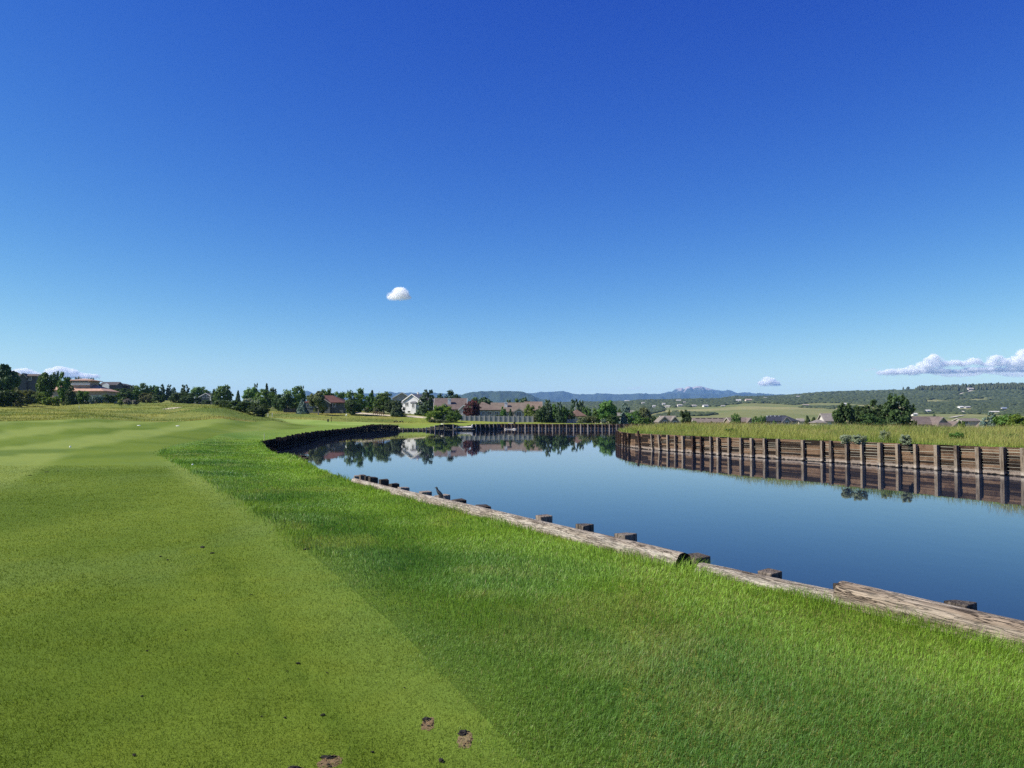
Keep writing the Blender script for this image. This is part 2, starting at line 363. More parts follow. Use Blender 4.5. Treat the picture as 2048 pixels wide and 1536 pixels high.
PATH = [(xat(a, d), d) for a, d in ((596, 255), (650, 256), (700, 253), (730, 252), (770, 250), (800, 250), (830, 250), (868, 248), (868, 238), (830, 238), (790, 240), (750, 242), (700, 244), (650, 249), (596, 251))]
def pxell(cx, d, rx, rd, n=14): return [(xat(cx+rx*math.cos(t)*(1+.25*math.sin(3*t+cx)), d), d+rd*math.sin(t)) for t in np.linspace(0, 2*math.pi, n, endpoint=False)]
SANDS = [pxell(428, 131, 13, 4.5), pxell(344, 196, 9, 5), pxell(302, 296, 15, 8)]
DRIVE = [hit(a, b, 800) for a, b in ((1908, 791.5), (1922, 788.5), (1934, 784.5), (1944, 780.5))]
LANE = [hit(a, b, 300) for a, b in ((1900, 836.3), (1914, 833.5), (1925, 831.2))]

def wline(x, y): return x+np.minimum(.5*y, 20+.27*(y-40))
def jit(c, n, a, b): return np.array(a)[None, :]*(1-n[:, None])+np.array(b)[None, :]*n[:, None]
def lerp(a, b, t): return a*(1-t[:, None])+np.asarray(b)*t[:, None]
def col_fair(x, y):
    n = fbm(x*.35, y*.22, 4); c = jit(None, sstep(.3, .7, n), (.066, .104, .009), (.096, .136, .015))
    wv = wline(x, y)+.5*(fbm(x*.2, y*.07, 2)-.5); s = sstep(-.22, .22, np.sin(wv*2*math.pi/8.6+5.11))
    k = (.22+.62*sstep(9, 22, y))*(1-.35*sstep(90, 150, y))
    c = lerp(c, (.150, .190, .040), s*k)
    ln = np.exp(-((wline(x, y)-1.12-.05*np.sin(y*.7))/.07)**2)*sstep(13, 8, y); c = lerp(c, (.052, .088, .007), .55*ln)
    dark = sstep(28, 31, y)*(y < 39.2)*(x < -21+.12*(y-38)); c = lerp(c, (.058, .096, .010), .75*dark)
    cool = sstep(.55, .72, fbm(x*.8+9, y*.5, 3)); c = lerp(c, (.076, .120, .030), .3*cool)
    return c
def col_rough(x, y):
    d, _ = pond_dist(x, y); r = np.hypot(x, y)
    n = sstep(.34, .66, fbm(x*.5+31, y*.4, 4)); c = jit(None, n, (.048, .108, .013), (.098, .166, .021))
    ed = sstep(3.4, .5, d+1.2*(fbm(x*.9, y*.9, 3)-.5)); c = lerp(c, (.122, .200, .021), .8*ed*sstep(60, 30, r)+.5*ed*sstep(30, 60, r))
    yel = sstep(.56, .74, fbm(x*.9+71, y*.7+5, 3)); c = lerp(c, (.17, .205, .046), .38*yel)
    blue = sstep(.5, .7, fbm(x*.45+17, y*.45, 3)); c = lerp(c, (.046, .108, .024), .3*blue)
    # lighter streaks where the mower turned, beyond the corner of the fairway
    st = sstep(36, 46, r)*sstep(.52, .62, fbm((x+y*.3)*.22, (y-x*.3)*.06, 3)); c = lerp(c, (.11, .175, .045), .6*st)
    far = sstep(60, 110, r); c = lerp(c, (.13, .185, .03), .75*far)
    return c
def col_meadow(x, y):
    r = np.hypot(x, y); px = 1024+F*x/np.maximum(y, 1)
    n = fbm(x*.06, y*.06, 4); c = jit(None, sstep(.35, .65, n), (.105, .142, .028), (.205, .205, .048))
    o = sstep(.5, .66, fbm(x*.045+40, y*.045+9, 3)); c = lerp(c, (.185, .145, .042), .65*o*sstep(300, 420, px))
    g_ = sstep(.45, .62, fbm(x*.15+3, y*.15, 3)); c = lerp(c, (.075, .11, .022), .5*g_)
    c = lerp(c, (.16, .205, .03), .7*sstep(780, 830, px)*sstep(1330, 1240, px)*sstep(280, 240, r))
    pen = sstep(1235, 1245, px)*sstep(190, 150, r); c = lerp(c, (.13, .16, .03), .8*pen)
    f = sstep(300, 600, r); fld = jit(None, sstep(.35, .65, fbm(x*.004, y*.009, 4)), (.150, .165, .062), (.235, .222, .098))
    gr = sstep(.5, .65, fbm(x*.006+8, y*.012, 3)); fld = lerp(fld, (.105, .14, .045), .6*gr)
    return c*(1-f[:, None])+fld*f[:, None]
def col_green(x, y):
    n = fbm(x*.3, y*.1, 3); return jit(None, sstep(.3, .7, n), (.135, .205, .035), (.20, .255, .065))
def ndist(x, y):
    px = 1024+F*x/np.maximum(y, .1); r = np.hypot(x, y)
    return np.interp(px, [-900, 0, 150, 320, 420, 480, 560, 640, 760, 1000, 1230, 1245], [92, 92, 97, 116, 120, 128, 158, 205, 205, 215, 215, 1]), r

def build_ground():
    pts = []
    rr = [.9]
    while rr[-1] < 16400: rr.append(min(16500, rr[-1]*(1.055 if rr[-1] < 320 else 1.035 if rr[-1] < 4500 else 1.2)))
    ang = np.concatenate([np.arange(-43, 43.1, .8), np.arange(49, 317, 6)])
    for i, r in enumerate(rr):
        a = np.radians(ang+(.4 if i % 2 else 0)); pts.append(np.stack([r*np.sin(a), r*np.cos(a)], 1))
    P = np.concatenate(pts); P = np.concatenate([P, [[0, 0]]])
    d, _ = pond_dist(P[:, 0], P[:, 1]); ins = inpoly(P[:, 0], P[:, 1], POND); r = np.hypot(P[:, 0], P[:, 1])
    keep = ~ins & (d > np.minimum(.012*r, .5)+.02)
    P = P[keep]; V = [Vector(p) for p in P]; E = []
    for poly in (POND, FAIR, GREENP, PATH, *SANDS):
        k = len(V); n = len(poly); V += [Vector((float(a), float(b))) for a, b in poly]; E += [(k+i, k+(i+1) % n) for i in range(n)]
    vo, eo, fo, *_ = mgeo.delaunay_2d_cdt(V, E, [], 0, 1e-4)
    X = np.array([tuple(v) for v in vo]); T = np.array([f for f in fo if len(f) == 3])
    c = X[T].mean(1); cx, cy_ = c[:, 0], c[:, 1]
    pond = inpoly(cx, cy_, POND); zone = np.zeros(len(T), int)
    nd, cr = ndist(cx, cy_); zone[cr > nd] = 1
    zone[(cr > 520)] = 2
    zone[inpoly(cx, cy_, FAIR)] = 3; zone[inpoly(cx, cy_, GREENP)] = 4; zone[inpoly(cx, cy_, PATH)] = 5
    for s in SANDS: zone[inpoly(cx, cy_, s)] = 6
    T = T[~pond]; zone = zone[~pond]
    Z = gz(X[:, 0], X[:, 1])
    turf_r = turf_mat('rough_turf', (9, 60), (.22, .25), (70, .9, .03), gain=1.2)
    turf_m = turf_mat('meadow_turf', (.35, 2.4), (.24, .26), (3, .9, .25), gain=1.15)
    turf_f = turf_mat('fairway_turf', (3.2, 55), (.10, .16), (120, .5, .012), gain=1.2)
    hillm = turf_mat('hill_turf', (.03, .18), (.16, .2), (.3, .6, 1.0))
    sandm = plain('path_sand', (.50, .42, .29), .95, .2, 1.5, .2)
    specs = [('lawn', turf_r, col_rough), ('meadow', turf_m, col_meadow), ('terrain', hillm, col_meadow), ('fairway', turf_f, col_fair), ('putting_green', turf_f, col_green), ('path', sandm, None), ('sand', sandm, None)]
    for k, (nm, m, cf) in enumerate(specs):
        t = T[zone == k]
        if not len(t): continue
        u, inv = np.unique(t, return_inverse=True); t = inv.reshape(-1, 3); p = X[u]
        a = p[t[:, 0]]; b = p[t[:, 1]]; q = p[t[:, 2]]
        flip = ((b-a)[:, 0]*(q-a)[:, 1]-(b-a)[:, 1]*(q-a)[:, 0]) < 0; t[flip] = t[flip][:, ::-1]
        col = cf(p[:, 0], p[:, 1]) if cf else None
        if k in (0, 3):
            fe = np.abs(p[:, 0]-np.interp(p[:, 1], [q_[1] for q_ in FEDGE], [q_[0] for q_ in FEDGE])); e_ = .35*sstep(1.0, 0, fe)*sstep(36, 14, p[:, 1])
            oth = (col_fair if k == 0 else col_rough)(p[:, 0], p[:, 1]); col = col*(1-e_[:, None])+oth*e_[:, None]
        if k == 0:
            nd, r2 = ndist(p[:, 0], p[:, 1]); s = sstep(nd*.86, nd*1.0, r2); col = col*(1-s[:, None])+col_meadow(p[:, 0], p[:, 1])*s[:, None]
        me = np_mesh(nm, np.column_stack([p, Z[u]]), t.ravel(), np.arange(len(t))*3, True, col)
        tag(link(nm, me, m), kind='structure')
build_ground()

# ------------------------------------------------------------------ water
def build_water():
    ring = smooth_poly([(x, y, 0) for x, y in POND], 3, True)
    pts = [(p[0], p[1]) for p in ring]; c = np.mean(pts, 0)
    # extend slightly under the bank so that no gap shows behind the planks
    P = np.array(pts); nx = np.roll(P, -1, 0)-np.roll(P, 1, 0); nrm = np.stack([nx[:, 1], -nx[:, 0]], 1); nrm /= np.linalg.norm(nrm, axis=1)[:, None]+1e-9
    area = np.sum(P[:, 0]*np.roll(P[:, 1], -1)-np.roll(P[:, 0], -1)*P[:, 1]); sgn = 1 if area > 0 else -1
    P = P+nrm*sgn*.35
    vo, eo, fo, *_ = mgeo.delaunay_2d_cdt([Vector(p) for p in P], [(i, (i+1) % len(P)) for i in range(len(P))], [], 1, 1e-4)
    X = np.array([tuple(v) for v in vo]); T = np.array([f if (X[f[1]]-X[f[0]])[0]*(X[f[2]]-X[f[0]])[1]-(X[f[1]]-X[f[0]])[1]*(X[f[2]]-X[f[0]])[0] > 0 else f[::-1] for f in fo])
    me = np_mesh('water', np.column_stack([X, np.full(len(X), WZ)]), T.ravel(), np.arange(len(T))*3)
    m, nt = newmat('pond_water'); co = coords(nt)
    p = N(nt, 'ShaderNodeBsdfPrincipled', Base_Color=(.011, .018, .036, 1), Roughness=.015, IOR=1.333)
    s = N(nt, 'ShaderNodeSeparateXYZ', Vector=co)
    # a breeze ruffles patches of the surface far out; the rest lies nearly still
    patch = ramp(nt, noise(nt, mapping(nt, co, (.018, .05, 1)), 1.0, 3, .5), (.40, 0.0), (.55, 1.0))
    far = N(nt, 'ShaderNodeMapRange', {'interpolation_type': 'SMOOTHSTEP'}, Value=s.outputs[1], From_Min=115, From_Max=150).outputs[0]
    ruf = math_(nt, 'MULTIPLY', patch, far)
    h1 = noise(nt, mapping(nt, co, (1, .55, 1), (0, 0, .3)), 1.3, 3, .5); h2 = noise(nt, co, 9, 2, .5)
    hh = math_(nt, 'ADD', math_(nt, 'MULTIPLY', h1, .010), math_(nt, 'MULTIPLY', h2, .0007))
    b = N(nt, 'ShaderNodeBump', Height=hh, Distance=1.0, Strength=math_(nt, 'ADD', .16, math_(nt, 'MULTIPLY', ruf, .9)))
    nt.links.new(b.outputs[0], p.inputs['Normal']); out(nt, p.outputs[0])
    tag(link('water', me, m), kind='structure')
build_water()

# ------------------------------------------------------------------ grass blades
def blade_mesh(name, x, y, z, h, wd, col, lean, tipcol=None, simple=False, wind=(0, 0)):
    n = len(x); th = rng.random(n)*2*math.pi; ph = rng.random(n)*2*math.pi
    lx = np.cos(ph)*lean+wind[0]*lean; ly = np.sin(ph)*lean+wind[1]*lean
    ax, ay = np.cos(th)*wd*.5, np.sin(th)*wd*.5
    b0 = np.stack([x-ax, y-ay, z-.004], 1); b1 = np.stack([x+ax, y+ay, z-.004], 1); tip = np.stack([x+lx*h, y+ly*h, z+h*np.sqrt(np.clip(1-.5*(lx*lx+ly*ly), .2, 1))], 1)
    if simple:
        V = np.stack([b0, b1, tip], 1).reshape(-1, 3); L = np.arange(3*n); S = np.arange(n)*3; C = np.repeat(col, 3, 0)
    else:
        k = .55; mx, my, mz = x+lx*h*.28, y+ly*h*.28, z+h*k
        m0 = np.stack([mx-ax*.75, my-ay*.75, mz], 1); m1 = np.stack([mx+ax*.75, my+ay*.75, mz], 1)
        V = np.stack([b0, b1, m0, m1, tip], 1).reshape(-1, 3); o = np.arange(n)*5
        L = np.stack([o, o+1, o+3, o+2, o+2, o+3, o+4], 1).ravel(); S = np.stack([np.arange(n)*7, np.arange(n)*7+4], 1).ravel()
        C = np.repeat(col, 5, 0)
        if tipcol is not None:
            C = C.reshape(n, 5, 3); C[:, 4] = tipcol; C[:, 2:4] = .6*C[:, 2:4]+.4*tipcol[:, None]; C = C.reshape(-1, 3)
    return np_mesh(name, V, L, S, False, C)
DIVOTS = [(onz(930, 1478, 0)[:2], .038, .105), (onz(855, 1448, 0)[:2], .034, .080), (onz(660, 1524, 0)[:2], .052, .064), (onz(592, 1542, 0)[:2], .036, .04)]
def near_grass(NT):
    lr = rng.uniform(math.log(2.7), math.log(70), NT); r = np.exp(lr); px = np.where(r < 14, rng.uniform(-700, 3300, NT), rng.uniform(-160, 2260, NT)); thin = (r < 14) | (rng.random(NT) < .62); px, r = px[thin], r[thin]
    y = r; x = (px-1024)/F*r
    ok = ~inpoly(x, y, POND); x, y, r = x[ok], y[ok], r[ok]
    dv = np.zeros(len(x), bool)
    for (c, a, b) in DIVOTS:
        q = ((x-c[0])/a)**2+((y-c[1])/b)**2; dv |= (q < 1.0+.6*(rng.random(len(x))-.5)) & (rng.random(len(x)) < .86)
    x, y, r = x[~dv], y[~dv], r[~dv]
    d, _ = pond_dist(x, y); fe = np.abs(x-np.interp(y, [p[1] for p in FEDGE], [p[0] for p in FEDGE]))
    # ragged boundary between the fairway and the first cut
    jx = x+.30*(fbm(x*2.4, y*2.4, 3)-.5)*2*np.minimum(1, r/7)+.13*rng.standard_normal(len(x))*np.minimum(1, r/7); f = inpoly(jx, y, FAIR)
    z = gz(x, y)
    # first cut
    m = ~f & (r < 70); X, Y, Z, Rr, D, FE = x[m], y[m], z[m], r[m], d[m], fe[m]
    tall = sstep(.75+.5*(fbm(X*1.3, Y*1.3, 2)-.5), .05, D)*(.35+1.3*sstep(.4, .65, fbm(X*1.1+5, Y*1.1, 2)))
    h = (.034+.018*rng.random(len(X)))*(1+.5*(fbm(X*2.2, Y*2.2, 2)-.5))+tall*(.015+.065*rng.random(len(X)))
    h = h*np.where((Y > 9) & (Y < 40), 1+.9*sstep(.45, .1, FE), .45+.55*sstep(0, .9, FE)); wd = (.0021+.0010*rng.random(len(X)))*np.maximum(1, Rr/4.6); h = h*(1+.006*Rr)
    mb_ = (.28*sstep(.8, 0, FE)*sstep(30, 12, Rr))[:, None]; c = (col_rough(X, Y)*(1-mb_)+col_fair(X, Y)*mb_)*(1.8*(.5+1.0*rng.random(len(X)))[:, None]); dry = rng.random(len(X)) < .03+.05*sstep(.55, .75, fbm(X*.9+71, Y*.7+5, 3))
    c[dry] = np.array([.30, .27, .10])*(.7+.6*rng.random(dry.sum()))[:, None]
    lean = .25+.5*rng.random(len(X)); wa = 6.3*fbm(X*.55+4, Y*.4, 2)*1.6; wm = .75
    tag(link('rough_grass', blade_mesh('rough_grass', X, Y, Z, h, wd, c, lean, wind=(.15+wm*np.cos(wa), -.2+wm*np.sin(wa))), grass_mat('rough_blade', .32, .5, .3)), kind='stuff')
    # short fairway turf
    m = f & (r < 26); X, Y, Z, Rr = x[m], y[m], z[m], r[m]
    h = .010+.007*rng.random(len(X)); h = h*(1+.35*sstep(.5, .7, fbm(X*1.6, Y*1.6, 3))); wd = (.0030+.0014*rng.random(len(X)))*np.maximum(1, Rr/4.6)
    c = col_fair(X, Y)*(1.5*(.55+.9*rng.random(len(X)))[:, None])
    tag(link('fairway_grass', blade_mesh('fairway_grass', X, Y, Z, h, wd, c, .5+.5*rng.random(len(X)), simple=True, wind=(.3, .1)), grass_mat('fairway_blade', .3)), kind='stuff')
near_grass(NGRASS)

def tall_grass(n):
    px = rng.uniform(1232, 2500, n); d = np.exp(rng.uniform(math.log(20), math.log(150), n)); x = (px-1024)/F*d; y = d
    dist, bz = pond_dist(x, y); ok = ~inpoly(x, y, POND) & (dist > .06) & (x > 5)
    ok &= y < np.interp(px[:len(x)], [1230, 1400, 1600, 1900, 2200], [150, 150, 135, 105, 95])
    x, y, d, dist = x[ok], y[ok], d[ok], dist[ok]; z = gz(x, y); m = len(x)
    pat = fbm(x*.18, y*.18, 3); h = (.20+.50*rng.random(m)**.9)*(.6+.75*sstep(.35, .65, fbm(x*.3+9, y*.3, 2)))*(.85+.15*sstep(.1, 1.6, dist))
    wd = .008*np.maximum(1, d/26)*(.6+.8*rng.random(m))
    g0 = jit(None, sstep(.36, .62, pat), (.115, .185, .035), (.235, .255, .065)); c = g0*(.65+.7*rng.random(m))[:, None]*1.25
    seed = rng.random(m) < .20+.45*sstep(.42, .65, fbm(x*.11+50, y*.11, 3)); red = rng.random(m) < .25
    tip = c.copy(); tip[seed] = np.array([.46, .38, .17])*(.7+.5*rng.random(seed.sum()))[:, None]; tip[seed & red] = np.array([.34, .20, .11])
    h[seed] *= 1.22
    tag(link('tall_grass', blade_mesh('tall_grass', x, y, z, h, wd, c, .15+.6*rng.random(m), tipcol=tip, wind=(.2, -.1)), grass_mat('tall_blade', .35)), kind='stuff')
tall_grass(NTALL)
def meadow_tufts(n):
    px = rng.uniform(-120, 900, n); d = np.exp(rng.uniform(math.log(70), math.log(290), n)); x = (px-1024)/F*d; y = d
    nd, r = ndist(x, y); dist, _ = pond_dist(x, y)
    ok = (r > nd*(.98+.06*rng.random(n))) & ~inpoly(x, y, POND) & (dist > 3) & ~inpoly(x, y, PATH) & ~inpoly(x, y, GREENP) & ~inpoly(x, y, FAIR)
    for s in SANDS: ok &= ~inpoly(x, y, s)
    ok &= rng.random(n) < .2+.8*sstep(.4, .6, fbm(x*.1, y*.1, 3))
    x, y, d = x[ok], y[ok], d[ok]; z = gz(x, y); m = len(x); c = col_meadow(x, y)*1.4*(.7+.6*rng.random(m))[:, None]
    tag(link('meadow_grass', blade_mesh('meadow_grass', x, y, z, .14+.22*rng.random(m), .05*d/120*(.6+.8*rng.random(m)), c, .2+.4*rng.random(m)), grass_mat('meadow_blade', .35)), kind='stuff')
meadow_tufts(NMEAD)
# ------------------------------------------------------------------ timber walls round the pond
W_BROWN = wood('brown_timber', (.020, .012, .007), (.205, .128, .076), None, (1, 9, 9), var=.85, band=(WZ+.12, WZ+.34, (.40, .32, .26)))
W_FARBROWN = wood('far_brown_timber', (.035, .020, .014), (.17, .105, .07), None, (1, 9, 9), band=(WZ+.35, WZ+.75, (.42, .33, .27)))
W_SHADE = wood('shade_dark_timber', (.008, .007, .006), (.05, .042, .036), None, (1, 9, 9), band=(WZ+.02, WZ+.14, (.10, .09, .08)))  # timber colour taken near black to carry the shade on these walls
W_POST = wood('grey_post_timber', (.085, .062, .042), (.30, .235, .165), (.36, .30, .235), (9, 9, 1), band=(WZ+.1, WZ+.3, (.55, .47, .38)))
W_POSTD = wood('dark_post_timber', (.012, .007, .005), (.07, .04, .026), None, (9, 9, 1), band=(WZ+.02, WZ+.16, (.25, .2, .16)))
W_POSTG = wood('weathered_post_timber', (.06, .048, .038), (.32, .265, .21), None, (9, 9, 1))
W_PALE = wood('pale_post_timber', (.16, .13, .10), (.42, .36, .30), None, (9, 9, 1))
def arclen(P):
    P = np.array(P); s = np.concatenate([[0], np.cumsum(np.hypot(*(P[1:, :2]-P[:-1, :2]).T))]); return P, s
def at_s(P, s, t):
    t = np.clip(t, 0, s[-1]); i = int(np.clip(np.searchsorted(s, t)-1, 0, len(s)-2)); k = (t-s[i])/(s[i+1]-s[i]+1e-9)
    p = P[i]*(1-k)+P[i+1]*k; a = P[max(i-1, 0)]; b = P[min(i+2, len(P)-1)]; d = (b-a)[:2]; d = d/np.linalg.norm(d); return p, d
def s_at_px(P, s, px):
    best = None
    for t in np.arange(0, s[-1], .05):
        p, _ = at_s(P, s, t); e = abs(1024+F*p[0]/max(p[1], .1)-px)
        if best is None or e < best[0]-1e-6: best = (e, t)
    return best[1]
def frame(p, d, side):
    """matrix with x along the wall, y towards the water, z up, origin at water level"""
    n = np.array([-d[1], d[0]])*side
    return Matrix(((d[0], n[0], 0, p[0]), (d[1], n[1], 0, p[1]), (0, 0, 1, 0), (0, 0, 0, 1)))
def water_side(P):
    p, d = at_s(*P, P[1][-1]*.5); n = np.array([-d[1], d[0]])
    return 1 if inpoly([p[0]+n[0]*.6], [p[1]+n[1]*.6], POND)[0] else -1
def facing(P, name, mat, parent, seg, course, joints, rough=.03, cap=.0, zb=-.75):
    mb = MB(); side = water_side(P); L = P[1][-1]
    for s0, s1 in zip(joints[:-1], joints[1:]):
        n = max(1, int(math.ceil((s1-s0)/seg)))
        for k in range(n):
            a, b = s0+(s1-s0)*k/n, s0+(s1-s0)*(k+1)/n
            pa, _ = at_s(*P, a); pb, _ = at_s(*P, b); d = (pb-pa)[:2]; ln = np.linalg.norm(d)
            if ln < .02: continue
            M = frame(pa, d/ln, side); top = (pa[2]+pb[2])/2+cap; z = WZ+zb; i = 0
            while z < top-.03:
                h = course*random.uniform(.72, 1.25); z1 = min(z+h, top) if top-z-h > .05 else top
                o = random.uniform(-rough, rough); tl = random.uniform(-.012, .012)
                mb.box(-.006, ln-random.uniform(.002, .014), -.16, .0+o, z+.010, z1-.006+tl, M); z = z1; i += 1
    return mb.build(name, mat, parent, bevel=.008 if course > .1 else 0)
def post_mesh(M, w, dpt, z0, z1, lean=(0, 0), tw=0, round_=False):
    mb = MB(); T = M @ Matrix.Rotation(tw, 4, 'Z'); n = 10 if round_ else 4; V = []; c = random.random()
    hs = [z0, z0+(z1-z0)*.35, z0+(z1-z0)*.7, z1]
    for z in hs:
        t = (z-z0)/(z1-z0)
        for k in range(n):
            if round_: x, y = math.cos(2*math.pi*k/n)*w/2, math.sin(2*math.pi*k/n)*dpt/2
            else: x, y = ((-1, -1), (1, -1), (1, 1), (-1, 1))[k]; x *= w/2; y *= dpt/2
            j = 1+random.uniform(-.06, .06); V.append(T @ Vector((x*j+lean[0]*(z-z0), y*j+lean[1]*(z-z0), z+(random.uniform(-.015, .015) if z == z1 else 0))))
    Fc = [(i*n+k, i*n+(k+1) % n, (i+1)*n+(k+1) % n, (i+1)*n+k) for i in range(3) for k in range(n)]+[tuple(range(n-1, -1, -1)), tuple(3*n+k for k in range(n))]
    mb.add(V, Fc, c); return mb
def wall(name, seg3, label, mat, posts, pmat, course=.19, pw=.24, seglen=2.4, cap=0, proud=.05, group=None):
    """posts: list of (arc position, width, extra height, lean, material)"""
    P = arclen(seg3); side = water_side(P); root = empty(name, (0, 0, 0)); tag(root, label, 'retaining wall', group)
    js = sorted(set([0.0, float(P[1][-1])]+[round(float(p[0]), 3) for p in posts if .05 < p[0] < P[1][-1]-.05]))
    facing(P, 'plank_facing', mat, root, seglen, course, js, cap=cap)
    for (s, w_, ex, ln, pm) in posts:
        p, d = at_s(*P, s); M = frame(p, d, side) @ Matrix.Translation((0, proud+w_/2, 0))
        post_mesh(M, w_, w_*random.uniform(.9, 1.05), WZ-.7, p[2]+ex, ln, random.uniform(-.12, .12)).build('post', pm or pmat, root, bevel=.012)
    return root
PR = arclen(rightS)
rp = []
for z, st in ((90, 0), (110, 0), (140, 0), (165, 0), (195, 0), (310, 3), (430, 2), (500, 2), (575, 1), (650, 0), (725, 0), (825, 4), (905, 4), (995, 0), (1070, 0), (1170, 0), (1285, 0), (1395, 0), (1520, 0), (1645, 0), (1890, 0)): rp.append((1220+z/4.876, st))
for z in (30, 120, 275, 435, 615, 790, 970, 1180, 1385, 1595, 1845, 2052): rp.append((1640+z/5.02, 0))
posts = []
tip = s_at_px(PR[0], PR[1], 1238.5)
for px, st in rp:
    s = s_at_px(PR[0], PR[1], px) if px > 1245 else tip+(px-1236)*.32
    w_ = .215*random.uniform(.85, 1.12) if px > 1330 else .18
    ln = {3: (-.24, 0), 2: (-.10, .02), 1: (-.03, 0)}.get(st, (random.uniform(-.012, .012), random.uniform(0, .02)))
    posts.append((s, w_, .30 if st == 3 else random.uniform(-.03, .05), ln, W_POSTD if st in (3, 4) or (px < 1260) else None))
x = posts[-1][0]+1.35
while x < PR[1][-1]: posts.append((x, .25, .05, (0, 0), None)); x += 1.35
x = .4
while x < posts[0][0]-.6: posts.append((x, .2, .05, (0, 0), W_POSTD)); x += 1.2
wall('timber_wall', rightS, 'sunlit brown timber retaining wall with grey posts below the tall grass', W_BROWN, posts, W_POST, course=.155, cap=.02)
PL = arclen(leftS)
wall('timber_wall', leftS, 'dark shaded timber wall curving along the left bank below the putting green', W_SHADE, [(s, random.uniform(.17, .27), random.uniform(-.02, .2), (random.uniform(-.03, .03), .02), None) for s in np.linspace(.7, PL[1][-1]-.3, 96)], W_POSTD, course=.2, seglen=1.6, cap=.02)
PC = arclen(cenS); cp = []
for z in (122, 193, 262, 338, 415, 487, 532, 592, 660, 722, 790, 928, 983, 1050, 1125, 1195, 1258, 1322, 1392, 1452, 1513, 1566):
    cp.append((s_at_px(PC[0], PC[1], 780+z/7.31), .24, .08, (random.uniform(-.02, .02), 0), None))
wall('timber_wall', cenS, 'dark shaded timber wall with pale posts facing the camera across the water', W_SHADE, cp, W_PALE, course=.2, cap=.0)
PBm = [np.array((-3.7, 195, .1)), np.array((-3.8, 200, .1)), np.array((-3.9, 206, .05))]+list(browS[1:])
PB_ = arclen(PBm)
wall('timber_wall', PBm, 'low brown timber wall on the far bank under the houses, pale band at its foot', W_FARBROWN, [(s, .22, .06, (0, 0), W_POSTD if i % 2 else W_PALE) for i, s in enumerate(np.arange(11.3, PB_[1][-1]-.3, .93))], W_PALE, course=.2, cap=.02)
PK = arclen([np.array(q) for q in backS])
wall('timber_wall', backS, 'brown timber wall on the back of the grassy peninsula', W_FARBROWN, [(s, .22, .06, (0, 0), None) for s in np.arange(1, PK[1][-1], 2.4)], W_POST, seglen=3)
CL = [np.array(q, float) for q in CLOSE]
PQ = arclen(CL); wall('timber_wall', CL, 'brown timber wall closing the near end of the pond', W_BROWN, [(s, .24, .05, (0, 0), None) for s in np.arange(1, PQ[1][-1], 2.4)], W_POST, seglen=3)

# near bank: a timber wall topped by logs, its pile heads standing up on the water side
PN = arclen(nearS)
def sN(px, py, z=0.0):
    q = onz(px, py, z)[:2]; dd = np.hypot(PN[0][:, 0]-q[0], PN[0][:, 1]-q[1]); i = int(np.argmin(dd)); best = (9e9, 0)
    for t in np.linspace(PN[1][max(i-2, 0)], PN[1][min(i+2, len(PN[1])-1)], 200):
        p, _ = at_s(*PN, t); e = np.hypot(p[0]-q[0], p[1]-q[1]); best = min(best, (e, t))
    return best[1]
near_posts = []; SIDE_N = water_side(PN)
def top_at(px, py, off):
    best = None
    for zz in np.arange(-.35, .35, .01):
        q = onz(px, py, zz)[:2]; i0 = int(np.argmin(np.hypot(PN[0][:, 0]-q[0], PN[0][:, 1]-q[1]))); lo, hi = PN[1][max(i0-1, 0)], PN[1][min(i0+1, len(PN[1])-1)]
        for t in np.linspace(lo, hi, 50):
            p, dd = at_s(*PN, t); n = np.array([-dd[1], dd[0]])*SIDE_N; e = np.hypot(*(p[:2]+n*off-q))
            if best is None or e < best[0]: best = (e, t, zz)
    return best[1], best[2]
for (px, py, w_) in ((716, 951, .17), (728, 950, .15), (736, 952, .15), (746, 954, .23), (767, 959, .23), (788, 967, .22), (808, 975, .24), (848, 982, .24), (880, 990, .26), (920, 999, .24), (968, 1011, .22), (1093, 1031, .20), (1168, 1048, .20), (1254, 1067, .22), (1391, 1110, .22), (1531, 1139, .19), (1699, 1169, .18), (1930, 1203, .19)):
    t_, zz = top_at(px, py, .14); near_posts.append((t_, w_, zz-at_s(*PN, t_)[0][2], (random.uniform(-.02, .02), 0), W_POSTG))
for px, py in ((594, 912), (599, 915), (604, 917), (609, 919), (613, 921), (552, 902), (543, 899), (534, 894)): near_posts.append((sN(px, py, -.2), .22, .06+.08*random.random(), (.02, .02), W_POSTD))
near_posts = [(s, w_, ex, ln, m) for s, w_, ex, ln, m in near_posts]
root = wall('timber_wall', nearS, 'near timber bank wall whose square pile heads stand up behind the logs', W_SHADE, near_posts, W_POSTG, course=.2, cap=-.03, proud=.03)

